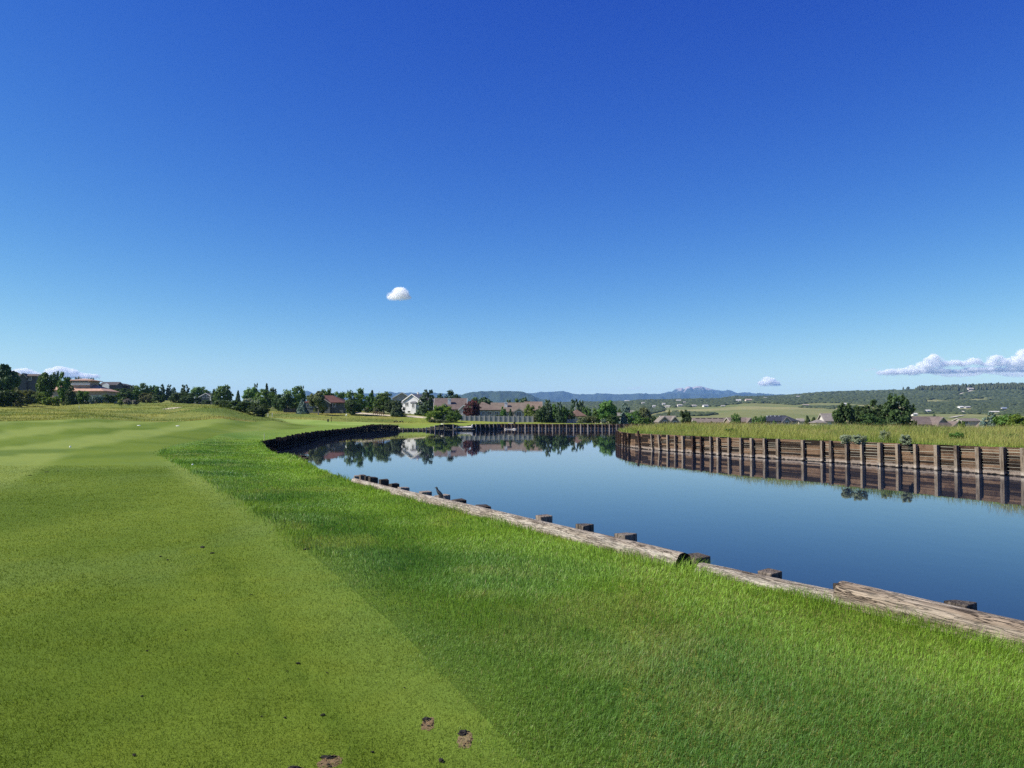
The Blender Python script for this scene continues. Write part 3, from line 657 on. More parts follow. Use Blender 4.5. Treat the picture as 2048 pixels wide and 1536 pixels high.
LOGM = wood('weathered_log', (.11, .082, .058), (.42, .36, .28), (.52, .47, .39), (1.0, 12, 12), crack=.85)
LOGM2 = wood('furrowed_log', (.07, .05, .034), (.36, .28, .20), (.50, .43, .34), (.7, 9, 9), crack=1.0)
LOGEND = plain('shaded_log_end', (.02, .016, .012), .95, .4, 20)  # shade on the cut ends put into a near-black colour
def log(name, a, b, r0, r1, zc0, zc1, off, label, mat, seed, n=40, wob=.03, sag=0):
    """a log along the bank between two arc positions; local x runs along it"""
    random.seed(seed); pa, _ = at_s(*PN, a); pb, _ = at_s(*PN, b); side = water_side(PN)
    d = (pb-pa)[:2]; L = np.linalg.norm(d); d /= L; nrm = np.array([-d[1], d[0]])*side
    root = bpy.data.objects
    V = []; m = 18; Fc = []
    for i in range(n+1):
        t = i/n; r = r0+(r1-r0)*t; r *= 1+.05*math.sin(7*t+seed)*t*(1-t)*2
        for k in range(m):
            th = 2*math.pi*k/m; q = r*(1+wob*(vnoise(t*L*1.2+seed, k*.9)-.5)*2+.5*wob*(vnoise(t*L*9, k*1.7+seed)-.5))
            if 6 < k < 9: q *= 1-.10*float(vnoise(t*L*.8+seed*3, k))
            V.append((t*L, math.cos(th)*q, math.sin(th)*q+sag*math.sin(math.pi*t)+(zc1-zc0)*t))
    for i in range(n):
        for k in range(m): Fc.append((i*m+k, i*m+(k+1) % m, (i+1)*m+(k+1) % m, (i+1)*m+k))
    me = bpy.data.meshes.new(name); me.from_pydata(V, [], Fc); me.update(); me.polygons.foreach_set('use_smooth', [True]*len(Fc))
    a_ = me.attributes.new('rnd', 'FLOAT', 'POINT'); a_.data.foreach_set('value', np.full(len(V), .55, np.float32))
    o = link(name, me, mat); o.matrix_world = Matrix(((d[0], nrm[0], 0, pa[0]-nrm[0]*off), (d[1], nrm[1], 0, pa[1]-nrm[1]*off), (0, 0, 1, zc0), (0, 0, 0, 1)))
    for e, i in ((0, 0), (1, n)):
        eb = MB(); c = Vector(V[i*m+0]); ring = [Vector(V[i*m+k]) for k in range(m)]; ce = sum(ring, Vector())/m
        sg = -1 if e == 0 else 1
        inner = [ce+(p-ce)*.8+Vector((-sg*.03, 0, 0)) for p in ring]
        eb.add([*(p+Vector((sg*.002, 0, 0)) for p in ring), *inner], [(k, (k+1) % m, m+(k+1) % m, m+k) for k in range(m)]+[tuple(m+k for k in range(m))])
        eb.build('cut_end', LOGEND, o)
    return tag(o, label, 'log')
# the bank line runs from the near right towards the far left, so arc length grows with distance
log('log', sN(1372, 1106), sN(786, 976), .128, .10, -.12, -.10, .06, 'long pale weathered log on the bank with a dark shaded hollow end', LOGM, 3, 70)
log('log', sN(800, 979), sN(700, 954), .085, .07, -.09, -.10, .05, 'thin pale log at the far end of the row, beyond the long one', LOGM, 5, 30)
log('log', sN(1692, 1190), sN(1378, 1118), .10, .10, -.15, -.16, .08, 'half buried pale log between the two larger ones, grass growing over it', LOGM, 8, 40)
log('log', max(sN(2330, 1330)-4.2, .3), sN(1670, 1172), .145, .125, -.11, -.085, .06, 'thick furrowed brown log nearest the camera, resting on a lower one', LOGM2, 13, 60, .05)
log('log', max(sN(2330, 1330)-4.0, .3), sN(1675, 1180), .10, .09, -.24, -.22, .17, 'lower log showing as a strip under the thick furrowed one', LOGM2, 21, 50, .05)

# ------------------------------------------------------------------ lofted bodies for the birds
def loft(pts, rad, n=10, flat=1.0):
    mb = MB(); pts = [Vector(p) for p in pts]; V = []; m = len(pts)
    for i, p in enumerate(pts):
        t = (pts[min(i+1, m-1)]-pts[max(i-1, 0)]).normalized(); a = Vector((0, 1, 0)); b = t.cross(a).normalized()
        for k in range(n):
            th = 2*math.pi*k/n; V.append(p+a*math.cos(th)*rad[i]*flat+b*math.sin(th)*rad[i])
    mb.add(V, [(i*n+k, i*n+(k+1) % n, (i+1)*n+(k+1) % n, (i+1)*n+k) for i in range(m-1) for k in range(n)]+[tuple(range(n-1, -1, -1)), tuple((m-1)*n+k for k in range(n))])
    return mb
FEA = plain('dark_feathers', (.012, .014, .020), .55, .4, 30); FEA2 = plain('goose_feathers', (.035, .028, .022), .7, .4, 20); BEAK = plain('beak', (.02, .018, .015), .5, .2, 20)
def bird(loc, rz, s, label):
    root = empty('bird', loc, rz); tag(root, label, 'bird')
    b = loft([(-.10, 0, .02), (-.06, 0, .045), (-.02, 0, .075), (.02, 0, .105), (.05, 0, .14), (.06, 0, .165), (.068, 0, .185), (.08, 0, .196), (.098, 0, .196)], [.012, .022, .034, .036, .026, .018, .021, .018, .007]).build('body', FEA, root, True)
    loft([(-.20, 0, -.06), (-.15, 0, -.025), (-.09, 0, .03)], [.012, .014, .018], 8, 1.4).build('tail', FEA, root, True)
    loft([(.094, 0, .196), (.112, 0, .190), (.128, 0, .182)], [.007, .005, .001], 6).build('beak', BEAK, root, True)
    for y in (-.012, .012):
        loft([(.0, y, .08), (.01, y, .03), (.0, y, -.01), (.03, y, -.012)], [.006, .004, .003, .003], 5).build('leg', BEAK, root, True)
    root.scale = (s, s, s); return root
q = at_s(*PN, sN(890, 996))[0]; lo = bird((q[0]-.05, q[1], .0), R(150), 1.05, 'small dark bird with a long tail perched upright on the pale log')
def goose(loc, rz, label, up=True):
    root = empty('goose', loc, rz); tag(root, label, 'bird', 'dark birds grazing in a row on the far bank')
    nk = [(.22, 0, .42), (.30, 0, .52), (.32, 0, .66), (.33, 0, .78), (.38, 0, .84), (.44, 0, .82)] if up else [(.24, 0, .40), (.36, 0, .42), (.46, 0, .34), (.52, 0, .22), (.57, 0, .14), (.60, 0, .08)]
    loft([(-.34, 0, .40), (-.24, 0, .42), (-.10, 0, .40), (.05, 0, .38), (.16, 0, .39)]+nk, [.02, .09, .16, .17, .14, .10, .06, .045, .045, .055, .02], 10).build('body', FEA2, root, True)
    for y in (-.07, .07): loft([(.0, y, .28), (-.02, y, .14), (0, y, .01), (.09, y, .0)], [.025, .015, .014, .02], 6).build('leg', BEAK, root, True)
    return root
for px, rz, up, l in ((789.5, .3, True, 'leftmost dark bird of the four standing in a row on the far grass'), (794.5, 2.7, True, 'second dark bird from the left in the row on the far grass'), (800.5, .2, True, 'third dark bird from the left in the row on the far grass'), (805.5, 1.4, False, 'rightmost dark bird of the row, head down on the far grass')):
    x, y = xat(px, 206), 206; goose((x, y, gz1(x, y)), rz, l, up)

# ------------------------------------------------------------------ golf course furniture
WHITE = plain('white_paint', (.78, .77, .72), .5, .06, 9); YELW = plain('faded_yellow', (.72, .66, .36), .6, .1, 8); BLK = plain('dark_paint', (.018, .02, .018), .55, .3, 8); TANC = plain('tan_concrete', (.56, .50, .40), .9, .15, 2, .3)
def ground_at(px, d): x = xat(px, d); return (x, d, gz1(x, d))
p = ground_at(694, 181); root = empty('golf_flag', p); tag(root, 'thin pale flagstick with a small white flag on the far putting green', 'golf flag')
mb = MB(); mb.tube([(0, 0, 0), (0, 0, 1.2), (0, 0, 2.3)], [.022, .018, .014], 8); mb.build('pole', YELW, root)
mb = MB(); V = []; nx, nz = 7, 4
for s in (0, 1):
    for i in range(nx):
        for j in range(nz): t = i/(nx-1); V.append((-.02-.30*t+.04*j*t, .05*math.sin(t*5+j*.5)*t+s*.012, 2.28-.05*t-.30*t-(j/(nz-1))*(.46-.10*t)))
Fc = []
for i in range(nx-1):
    for j in range(nz-1):
        a = i*nz+j; Fc.append((a, a+nz, a+nz+1, a+1)); b = nx*nz+a; Fc.append((b, b+1, b+nz+1, b+nz))
for i in range(nx-1):
    for j in (0, nz-1): a = i*nz+j; b = nx*nz+a; Fc.append((a, a+nz, b+nz, b) if j else (a, b, b+nz, a+nz))
for j in range(nz-1):
    for i in (0, nx-1): a = i*nz+j; b = nx*nz+a; Fc.append((a, a+1, b+1, b) if not i else (a, b, b+1, a+1))
mb.add(V, Fc); mb.build('flag', WHITE, root, True)
def stake(px, d, h, r, label, mat):
    p = ground_at(px, d); mb = MB(); mb.tube([(0, 0, -.1), (0, 0, h*.92), (0, 0, h)], [r, r, r*.55], 8)
    o = mb.build('stake', mat); o.location = p; return tag(o, label, 'stake')
stake(529.5, 69, .62, .028, 'short pale yellow stake at the corner of the pond', YELW)
stake(158.5, 200, 1.1, .06, 'white stake in the rough grass below the tan house', WHITE)
stake(536.5, 205, 1.7, .07, 'tall white stake at the edge of the trees right of the dark bush', WHITE)
stake(544.8, 206, 1.1, .07, 'shorter white stake at the edge of the trees, right of the tall one', WHITE)
def tee_marker(px, py, r, label):
    q = hit(px, py, 8, 200); mb = MB(); n = 16
    prof = [(0, r*.98), (.03, r), (.06, r*.86), (.08, r*.5)]
    V = [(math.cos(2*math.pi*k/n)*rr, math.sin(2*math.pi*k/n)*rr, z) for z, rr in prof for k in range(n)]
    mb.add(V, [(i*n+k, i*n+(k+1) % n, (i+1)*n+(k+1) % n, (i+1)*n+k) for i in range(3) for k in range(n)]+[tuple(3*n+k for k in range(n))])
    o = mb.build('tee_marker', WHITE, None, True); o.location = q; return tag(o, label, 'course marker')
tee_marker(278, 851.6, .22, 'white dome marker on the fairway, the left one of two')
tee_marker(355.5, 852.4, .24, 'white dome marker on the fairway, the right one of two')
def golf_ball(px, py, label, r=.03):
    q = onz(px, py, 0); q[2] = gz1(q[0], q[1])+r*.9+.012; bm = bmesh.new(); bmesh.ops.create_icosphere(bm, subdivisions=3, radius=r)
    me = bpy.data.meshes.new('golf_ball'); bm.to_mesh(me); bm.free(); me.polygons.foreach_set('use_smooth', [True]*len(me.polygons)); o = link('golf_ball', me, DIMP); o.location = q; return tag(o, label, 'golf ball')
DIMP, nt = newmat('dimpled_ball'); v = N(nt, 'ShaderNodeTexVoronoi', Vector=coords(nt), Scale=180.0); pb = N(nt, 'ShaderNodeBsdfPrincipled', Base_Color=(.82, .82, .80, 1), Roughness=.35, Normal=bump(nt, v.outputs[0], .4, .003)); out(nt, pb.outputs[0])
golf_ball(385, 931, 'white golf ball lying in the first cut of rough', .030)
tee_marker(140.5, 894.8, .045, 'small white disc lying far off on the striped fairway')
p = ground_at(663, 190); root = empty('tee_sign', p); tag(root, 'tall dark sign post on the slope above the green', 'sign post')
mb = MB(); mb.box(-.05, .05, -.05, .05, -.1, 1.35); mb.build('post', BLK, root); mb = MB(); mb.box(-.09, .09, -.075, -.051, .85, 1.33); mb.build('sign_panel', BLK, root)
p = ground_at(656.5, 190); root = empty('litter_bin', p); tag(root, 'short dark bin beside the tall sign post', 'bin')
mb = MB(); mb.tube([(0, 0, 0), (0, 0, .1), (0, 0, .62)], [.17, .19, .2], 14); mb.build('bin_body', BLK, root); mb = MB(); mb.tube([(0, 0, .62), (0, 0, .68), (0, 0, .74)], [.22, .2, .06], 14); mb.build('lid', BLK, root)

# concrete chute through the dark wall, pale slab under the brown wall, drain pipe in the bank
CONC = plain('pale_concrete', (.62, .58, .50), .9, .2, 3, .3)
root = empty('spillway', (-12.5, 191.2, 0)); tag(root, 'white concrete spillway cut into the dark timber wall', 'spillway')
mb = MB(); V = [(-4.6, 2.2, .02), (-2.6, 2.2, .02), (-2.2, -.3, -.62), (2.6, -.35, -.52), (2.9, 2.0, -.1), (-4.6, 1.6, .2)]
mb.add([(-2.7, 1.8, -.30), (2.4, 1.8, -.30), (2.4, -.45, -.58), (-2.7, -.45, -.58), (-2.7, 1.8, -.5), (2.4, 1.8, -.5), (2.4, -.45, -.86), (-2.7, -.45, -.86)], [(0, 1, 2, 3), (7, 6, 5, 4), (0, 4, 5, 1), (1, 5, 6, 2), (2, 6, 7, 3), (3, 7, 4, 0)]); mb.build('chute_floor', CONC, root)
mb = MB(); mb.add([(-5.3, 1.8, .25), (-2.72, 1.8, -.25), (-2.72, -.5, -.52), (-4.6, -.5, .02), (-5.3, 1.8, .0), (-2.72, 1.8, -.6), (-2.72, -.5, -.92), (-4.6, -.5, -.22)], [(0, 1, 2, 3), (7, 6, 5, 4), (0, 4, 5, 1), (1, 5, 6, 2), (2, 6, 7, 3), (3, 7, 4, 0)]); mb.build('wing_wall', CONC, root)
mb = MB(); mb.add([(2.42, 1.8, -.1), (2.75, 1.8, .1), (2.75, -.45, .0), (2.42, -.45, -.4), (2.42, 1.8, -.6), (2.75, 1.8, -.6), (2.75, -.45, -.8), (2.42, -.45, -.8)], [(0, 1, 2, 3), (7, 6, 5, 4), (0, 4, 5, 1), (1, 5, 6, 2), (2, 6, 7, 3), (3, 7, 4, 0)]); mb.build('side_wall', CONC, root)
root = empty('outlet_slab', (xat(1021, 203), 203.1, WZ)); tag(root, 'pale stone slab and rocks at the foot of the brown wall', 'stone slab'); root.scale = (.85, .85, .75)
mb = MB(); mb.box(-1.5, 1.0, -.5, .6, -.1, .17); mb.build('slab', CONC, root, bevel=.05)
for (x, s) in ((-1.55, .32), (1.1, .42), (1.55, .25), (.3, .2)):
    bm = bmesh.new(); bmesh.ops.create_icosphere(bm, subdivisions=2, radius=s)
    for v in bm.verts: v.co *= 1+.35*(float(vnoise(v.co.x*5+x, v.co.y*5+v.co.z*4))-.5)
    me = bpy.data.meshes.new('rock'); bm.to_mesh(me); bm.free(); o = link('rock', me, CONC, root); o.location = (x, -.35, .08); o.scale = (1.2, .8, .7)
PIPE = plain('dark_pipe', (.02, .02, .015), .8, .2, 5); mb = MB(); x, y = xat(1026, 208.6), 208.6
root = empty('drain_pipe', (x, y, gz1(x, y)+.05)); tag(root, 'dark drain opening with a pale sandy lip in the bank above the slab', 'drain')
mb.tube([(.4, -.6, .12), (.4, 0, .15), (.4, 1.0, .2)], [.28, .28, .28], 14); mb.build('pipe', PIPE, root)
mb = MB(); mb.box(-1.3, .1, -.7, .3, -.1, .14); mb.build('sandy_lip', TANC, root, bevel=.08)

# ------------------------------------------------------------------ divots and loose soil on the fairway
SOIL = plain('bare_soil', (.25, .165, .080), .95, .5, 110, .8); SOILD = plain('dark_soil', (.022, .018, .014), .95, .4, 60, .5); THATCH = plain('dry_thatch', (.27, .20, .09), .95, .5, 130, .8)
def lump(rx, ry, rz, seed, amp=.5, fr=3):
    bm = bmesh.new(); bmesh.ops.create_icosphere(bm, subdivisions=3, radius=1)
    for v in bm.verts:
        k = 1+amp*(float(fbm(v.co.x*fr+seed, v.co.y*fr+v.co.z*fr*.8+seed*2, 3))-.5)*2; v.co = Vector((v.co.x*rx*k, v.co.y*ry*k, v.co.z*rz*k))
    me = bpy.data.meshes.new('lump'); bm.to_mesh(me); bm.free(); return me
DL = ['larger bare tan divot with a dark hole at its left edge', 'smaller bare reddish divot just left of the larger one', 'divot with dark turned soil at the bottom edge of the picture', 'dry tan patch at the bottom edge left of the soil divot']
for i, (c, a, b) in enumerate(DIVOTS):
    root = empty('divot', (c[0], c[1], gz1(*c))); tag(root, DL[i], 'divot')
    me = lump(a*1.02, b*1.02, .003, i*3.1, .55, 3.5); me.name = 'bare_patch'; o = link('bare_patch', me, THATCH if i in (0, 3) else SOIL, root)
    rim = MB(); rs = random.Random(i)
    hole_shade = link('soil_and_shade_clump', lump(a*.62, b*.30, .009, i+9, .8, 5), SOILD, root); hole_shade.location = (-a*.35, b*.62, .002)  # dark lump stands in for the shadowed side of the hole
    for k in range(16):
        u = rs.uniform(.2, 1)**.5; t_ = rs.uniform(0, 6.28); s_ = rs.uniform(.0025, .007)
        o3 = link('soil_and_shade_clump', lump(s_*1.3, s_, s_*.6, k+i*7, .6, 3), SOILD if k % 3 == 0 else SOIL if k % 3 == 1 else THATCH, root); o3.location = (a*.9*u*math.cos(t_), b*.9*u*math.sin(t_), .004)
clods = [(596, 1328, .020), (574, 1344, .009), (497, 1360, .009), (646, 1432, .018), (570, 1437, .012), (524, 1435, .010), (654, 1347, .010), (475, 1309, .009), (322, 1114, .022), (335, 1121, .022), (503, 1191, .014), (388, 1201, .012), (294, 1303, .012), (284, 1394, .012), (268, 1512, .014), (371, 1262, .011), (882, 1523, .022), (745, 1506, .011), (94, 945, .09), (116, 943, .05), (60, 952, .05), (405, 1096, .05), (424, 1108, .03), (612, 1098, .06), (809, 1377, .009)]
places = ['in the middle of the short turf, the largest one', 'just left of the largest clod on the short turf', 'left of the centre of the short turf', 'low on the turf, the right one of three in line', 'low on the turf, the middle one of three in line', 'low on the turf, the left one of three in line', 'right of the largest clod on the short turf', 'above and left of the largest clod', 'upper one of a pair far down the fairway', 'lower one of a pair far down the fairway', 'alone along the mowing line towards the rough', 'small, on the fairway below the pair', 'on the left of the short turf, upper one of two', 'on the left of the short turf, lower one of two', 'at the lower left of the turf by the bottom edge', 'beside the mowing line left of centre', 'at the bottom edge by the rough, below the divots', 'near the bottom, above the soil divot', 'widest dark scrape on the striped fairway at far left', 'right of the widest scrape on the striped fairway', 'left of the widest scrape on the striped fairway', 'left part of a scuffed spot near the edge of the rough', 'right part of a scuffed spot near the edge of the rough', 'dark scuff where the short turf meets the rough', 'near the divots at the edge of the rough']
for i, ((px, py, s), pl) in enumerate(zip(clods, places)):
    q = onz(px, py, 0); o = link('soil_clod', lump(s*.72, s*.45, min(s*.3, .010), i*1.7, .8, 3.5), SOILD); o.location = (q[0], q[1], gz1(q[0], q[1])+.006); o.rotation_euler = (0, 0, i*1.3)
    tag(o, 'dark soil clod '+pl, 'soil clod', 'soil clods scattered on the fairway')
# ------------------------------------------------------------------ trees and shrubs
LM = {
 'green': leaf_mat('leaf_green', (0.049, 0.108, 0.020), (0.129, 0.233, 0.041)),
 'dark': leaf_mat('leaf_dark', (0.031, 0.063, 0.019), (0.078, 0.129, 0.031)),
 'pine': leaf_mat('pine_needles', (0.035, 0.069, 0.028), (0.083, 0.134, 0.045), .15),
 'blue': leaf_mat('blue_spruce_needles', (0.078, 0.129, 0.104), (0.191, 0.268, 0.216), .12),
 'silver': leaf_mat('silver_leaves', (0.176, 0.216, 0.135), (0.365, 0.405, 0.270)),
 'olive': leaf_mat('olive_leaves', (0.087, 0.108, 0.038), (0.164, 0.182, 0.073)),
 'bright': leaf_mat('bright_leaves', (0.081, 0.155, 0.019), (0.196, 0.290, 0.043), .35),
 'plum': leaf_mat('plum_leaves', (0.041, 0.014, 0.016), (0.115, 0.035, 0.041)),
 'grey': leaf_mat('bare_grey_twigs', (0.121, 0.108, 0.088), (0.257, 0.230, 0.189), .05),
 'sage': leaf_mat('sage_leaves', (0.115, 0.142, 0.068), (0.230, 0.257, 0.142)),
 'scrub': leaf_mat('scrub_oak', (.034, .047, .018), (.078, .095, .034), .1),
}
BARK = plain('bark', (.075, .055, .042), .95, .3, 8, .6); BARKG = plain('grey_bark', (.22, .20, .17), .95, .25, 8, .5)
def leaves(cent, nrm, size, rnd_, r):
    n = len(cent); a = r.standard_normal((n, 3)); a -= (a*nrm).sum(1)[:, None]*nrm; a /= np.linalg.norm(a, axis=1)[:, None]+1e-9; b = np.cross(nrm, a)
    s = size[:, None]; q = .75
    V = np.stack([cent-a*s, cent-b*s*q*.8+a*s*.1, cent+a*s, cent+b*s*q], 1).reshape(-1, 3)
    me = np_mesh('crown', V, np.arange(4*n), np.arange(n)*4)
    at = me.attributes.new('rnd', 'FLOAT', 'POINT'); at.data.foreach_set('value', np.repeat(rnd_, 4).astype(np.float32)); return me
def crown(kind, seed, nc=64, per=42, leaf=.036):
    """crown in a unit box: x,y in -.5..+.5, z 0..1"""
    r = np.random.default_rng(seed); C = []; S = []
    def ell(n, c, rad, cs, shell=.55):
        u = r.standard_normal((n, 3)); u /= np.linalg.norm(u, axis=1)[:, None]; k = shell+(1-shell)*r.random(n)**.6
        C.append(np.array(c)+u*np.array(rad)*k[:, None]); S.append(np.full(n, cs)*(.7+.6*r.random(n)))
    if kind == 'round':
        ell(nc//2, (0, 0, .53), (.43, .43, .42), .09)
        for _ in range(7): a = r.random()*6.28; ell(nc//9, (.27*math.cos(a), .27*math.sin(a), .20+.55*r.random()), (.20, .20, .17), .08)
    elif kind == 'oval':
        ell(nc//2, (0, 0, .52), (.35, .35, .45), .085)
        for _ in range(7): a = r.random()*6.28; ell(nc//9, (.26*math.cos(a), .26*math.sin(a), .12+.52*r.random()), (.22, .22, .16), .08)
    elif kind == 'ragged':
        for _ in range(11): a = r.random()*6.28; q = .32*r.random()**.5; ell(nc//8, (q*math.cos(a), q*math.sin(a), .16+.66*r.random()), (.21, .21, .13), .075, .3)
        ell(nc//5, (0, 0, .86), (.16, .16, .13), .06)
    elif kind == 'pine':
        for i in range(13):
            z = .05+.87*i/12; w = .48*(1-z)**.45*(.75+.5*r.random())+.02; m = max(4, int(nc/6*(1.15-z))); a = r.random(m)*6.28; q = w*(.45+.55*r.random(m))
            C.append(np.stack([q*np.cos(a), q*np.sin(a), z+.05*r.standard_normal(m)-.06*q], 1)); S.append(np.full(m, .085)*(1.15-.5*z))
    elif kind == 'spruce':
        for i in range(16):
            z = .04+.90*i/15; w = .48*(1-z)**.9+.03; m = max(4, int(nc/6*(1.2-z))); a = np.arange(m)*6.28/m+r.random()*6; q = w*(.5+.5*r.random(m))
            C.append(np.stack([q*np.cos(a), q*np.sin(a), z-.10*q+.012*r.standard_normal(m)], 1)); S.append(np.full(m, .07)*(1.15-.55*z))
    elif kind == 'bush':
        ell(nc//2, (0, 0, .34), (.42, .42, .50), .10)
        for _ in range(6): a = r.random()*6.28; ell(nc//10, (.30*math.cos(a), .30*math.sin(a), .25+.40*r.random()), (.18, .18, .22), .085)
    elif kind == 'cluster':
        for i in range(6): a = r.random()*6.28; q = .30*r.random()**.5; ell(nc//6, (q*math.cos(a), q*math.sin(a), .45+.18*r.random()), (.17, .17, .36), .075)
    C = np.concatenate(C); S = np.concatenate(S); C[:, 2] = np.clip(C[:, 2], .03, .985)
    n = len(C)*per; idx = np.repeat(np.arange(len(C)), per)
    o = r.standard_normal((n, 3)); o /= np.linalg.norm(o, axis=1)[:, None]; o *= (r.random(n)**.45)[:, None]*np.array([1.05, 1.05, .8])
    P = C[idx]+o*S[idx][:, None]*1.25; P[:, 2] = np.clip(P[:, 2], .0, 1.0)
    if kind == 'bush': P = P[P[:, 2] > .005]; idx = idx[:len(P)]; o = o[:len(P)]
    c0 = P.mean(0); d = P-c0; d[:, 2] *= .9; d /= np.linalg.norm(d, axis=1)[:, None]+1e-9
    nn = .55*d+.5*o[:len(P)]+.55*r.standard_normal((len(P), 3)); nn[:, 2] += .25; nn /= np.linalg.norm(nn, axis=1)[:, None]
    cl = r.random(len(C)); rv = np.clip(.55*cl[idx]+.45*r.random(len(P)), 0, 1)
    return leaves(P, nn, leaf*(.7+.7*r.random(len(P))), rv, r)
def trunk_mesh(kind, seed):
    random.seed(seed); mb = MB()
    if kind in ('bush', 'cluster'):
        for k in range(7):
            a = random.random()*6.28; q = random.uniform(.12, .30); mb.tube([(.04*math.cos(a), .04*math.sin(a), -.05), (q*.5*math.cos(a), q*.5*math.sin(a), .25), (q*math.cos(a), q*math.sin(a), .6)], [.012, .009, .004], 5)
    else:
        top = .86 if kind in ('pine', 'spruce') else .72
        mb.tube([(0, 0, -.06), (.006, .004, .12), (-.008, .006, .4), (.004, -.006, top)], [.034, .026, .018, .004], 8, wob=.2)
        for k in range(9 if kind in ('pine', 'spruce') else 7):
            z = random.uniform(.16, .6); a = k*2.4+random.random(); q = random.uniform(.2, .38); up = .02 if kind in ('pine', 'spruce') else .2
            mb.tube([(0, 0, z), (q*.5*math.cos(a), q*.5*math.sin(a), z+up*.55), (q*math.cos(a), q*math.sin(a), z+up)], [.012, .008, .003], 5)
    return mb
PROTO = {}
def proto(kind, v):
    if (kind, v) not in PROTO:
        t = trunk_mesh(kind, 50+v); me = bpy.data.meshes.new('trunk'); me.from_pydata(t.v, [], t.f); me.update(); me.materials.append(BARK)
        cm = crown(kind, 100*v+len(kind)*7, **({'nc': 80, 'per': 44, 'leaf': .038} if kind not in ('spruce', 'pine') else {'nc': 90, 'per': 30, 'leaf': .040})); cm.materials.append(LM['green']); PROTO[(kind, v)] = (me, cm)
    return PROTO[(kind, v)]
def tree(kind, v, px, ytop, wpx, d, mat, label, cat=None, group=None, bark=None, zoff=0, ybase=None):
    x, y = xat(px, d), d; g = gz1(x, y)-.05+zoff
    if ybase is not None: g = max(zat(ybase, d), g) if zoff == 0 else zat(ybase, d)
    h = max(.7, zat(ytop, d)-g); wdt = wpx/F*d
    shrub = kind in ('bush', 'cluster')
    root = empty('shrub' if shrub else {'pine': 'pine_tree', 'spruce': 'spruce_tree'}.get(kind, 'leafy_tree'), (x, y, g), (v*1.7+px*.37) % 6.28)
    tag(root, label, cat or ('shrub' if shrub else 'tree'), group)
    root.scale = (wdt, wdt, h)
    tm, cm = proto(kind, v % 3)
    for nm, me, mt in (('stem' if shrub else 'trunk', tm, bark or BARK), ('foliage' if shrub else 'crown', cm, LM[mat])):
        o = bpy.data.objects.new(nm, me); COL.objects.link(o); o.parent = root
        o.material_slots[0].link = 'OBJECT'; o.material_slots[0].material = mt
    return root
T = tree
# left hillside, round the tan house
T('ragged', 0, 6, 729, 60, 190, 'pine', 'big dark grey-green evergreen cut by the left edge of the picture')
T('bush', 0, 2, 772, 56, 186, 'dark', 'dark undergrowth below the big evergreen at the left edge')
T('bush', 1, 44, 771, 44, 205, 'olive', 'dull olive shrub in front of the grey house at far left')
T('bush', 2, 30, 787, 36, 196, 'olive', 'low brownish shrub at the foot of the big left evergreen')
T('oval', 1, 91, 737, 40, 232, 'green', 'tall bright green tree left of the tan house', ybase=None)
T('oval', 2, 126, 744, 30, 228, 'green', 'narrow leaning green tree hiding the middle of the tan house')
T('bush', 0, 78, 779, 26, 222, 'bright', 'yellow-green shrub under the tall tree left of the tan house')
T('bush', 1, 104, 789, 34, 216, 'bright', 'low bright shrub row between the two green trees by the tan house')
T('bush', 2, 60, 790, 26, 214, 'dark', 'dark low shrub below the grey house')
T('pine', 1, 140, 771, 24, 226, 'dark', 'dark conifer close beside the narrow green tree')
T('bush', 2, 168, 778, 28, 234, 'green', 'round green bush in front of the tan house wall')
T('bush', 0, 191, 786, 28, 232, 'blue', 'bluish low conifer bush at the corner of the tan house')
T('bush', 1, 216, 785, 34, 240, 'dark', 'dark bush right of the tan house')
T('round', 0, 110, 741, 20, 330, 'pine', 'small dark treetop behind the tall trees by the tan house')
T('round', 1, 157, 750, 16, 345, 'pine', 'dark treetop just above the upper roof of the tan house')
T('round', 2, 139, 752, 22, 335, 'pine', 'dark tree behind the left end of the upper tan roof')
T('round', 0, 179, 755, 26, 320, 'pine', 'dark round tree at the right end of the upper tan roof')
T('round', 1, 196, 760, 11, 400, 'pine', 'small dark round tree left of the hilltop house with the white gable')
T('bush', 1, 210, 772, 44, 380, 'dark', 'dark scrub below the hilltop house with the white gable')
T('bush', 2, 240, 774, 40, 375, 'dark', 'dark scrub below the brown hilltop house')
T('bush', 0, 229, 782, 20, 275, 'bright', 'light green shrub on the slope below the hilltop houses')
T('bush', 1, 252, 779, 32, 285, 'dark', 'dark rounded shrub on the slope right of the light green one')
T('bush', 2, 272, 776, 30, 300, 'green', 'mid green shrub left of the tree clump on the ridge')
T('cluster', 0, 258, 796, 26, 236, 'grey', 'bare grey twiggy bush in the rough left of the sandy path')
T('cluster', 1, 272, 799, 16, 232, 'grey', 'smaller bare grey bush right of the twiggy one')
T('bush', 0, 241, 800, 9, 228, 'green', 'tiny green bush left of the bare grey bushes')
T('round', 2, 283, 764, 30, 385, 'green', 'highest green tree on the ridge left of the two dark pines')
T('round', 0, 268, 770, 22, 390, 'dark', 'dark tree on the left shoulder of the ridge clump')
T('round', 1, 309, 768, 24, 400, 'green', 'green tree on the ridge next to the dark pines')
T('round', 2, 297, 770, 16, 395, 'dark', 'dark tree between the two green ones on the ridge')
T('bush', 2, 292, 782, 34, 300, 'olive', 'grey-green bush in front of the ridge clump')
T('bush', 1, 316, 785, 26, 296, 'dark', 'dark bush right of the grey-green one by the bright lawn')
T('pine', 0, 324, 768, 15, 400, 'pine', 'left one of two dark pines on the ridge')
T('pine', 2, 337, 769, 15, 402, 'pine', 'right one of two dark pines on the ridge')
T('pine', 1, 347, 774, 14, 420, 'pine', 'thin small pine right of the two dark ones on the ridge')
T('pine', 0, 370, 769, 24, 345, 'pine', 'tall dark pine left of the grey gabled house')
T('bush', 0, 358, 779, 36, 330, 'dark', 'dark bush at the foot of the tall pine')
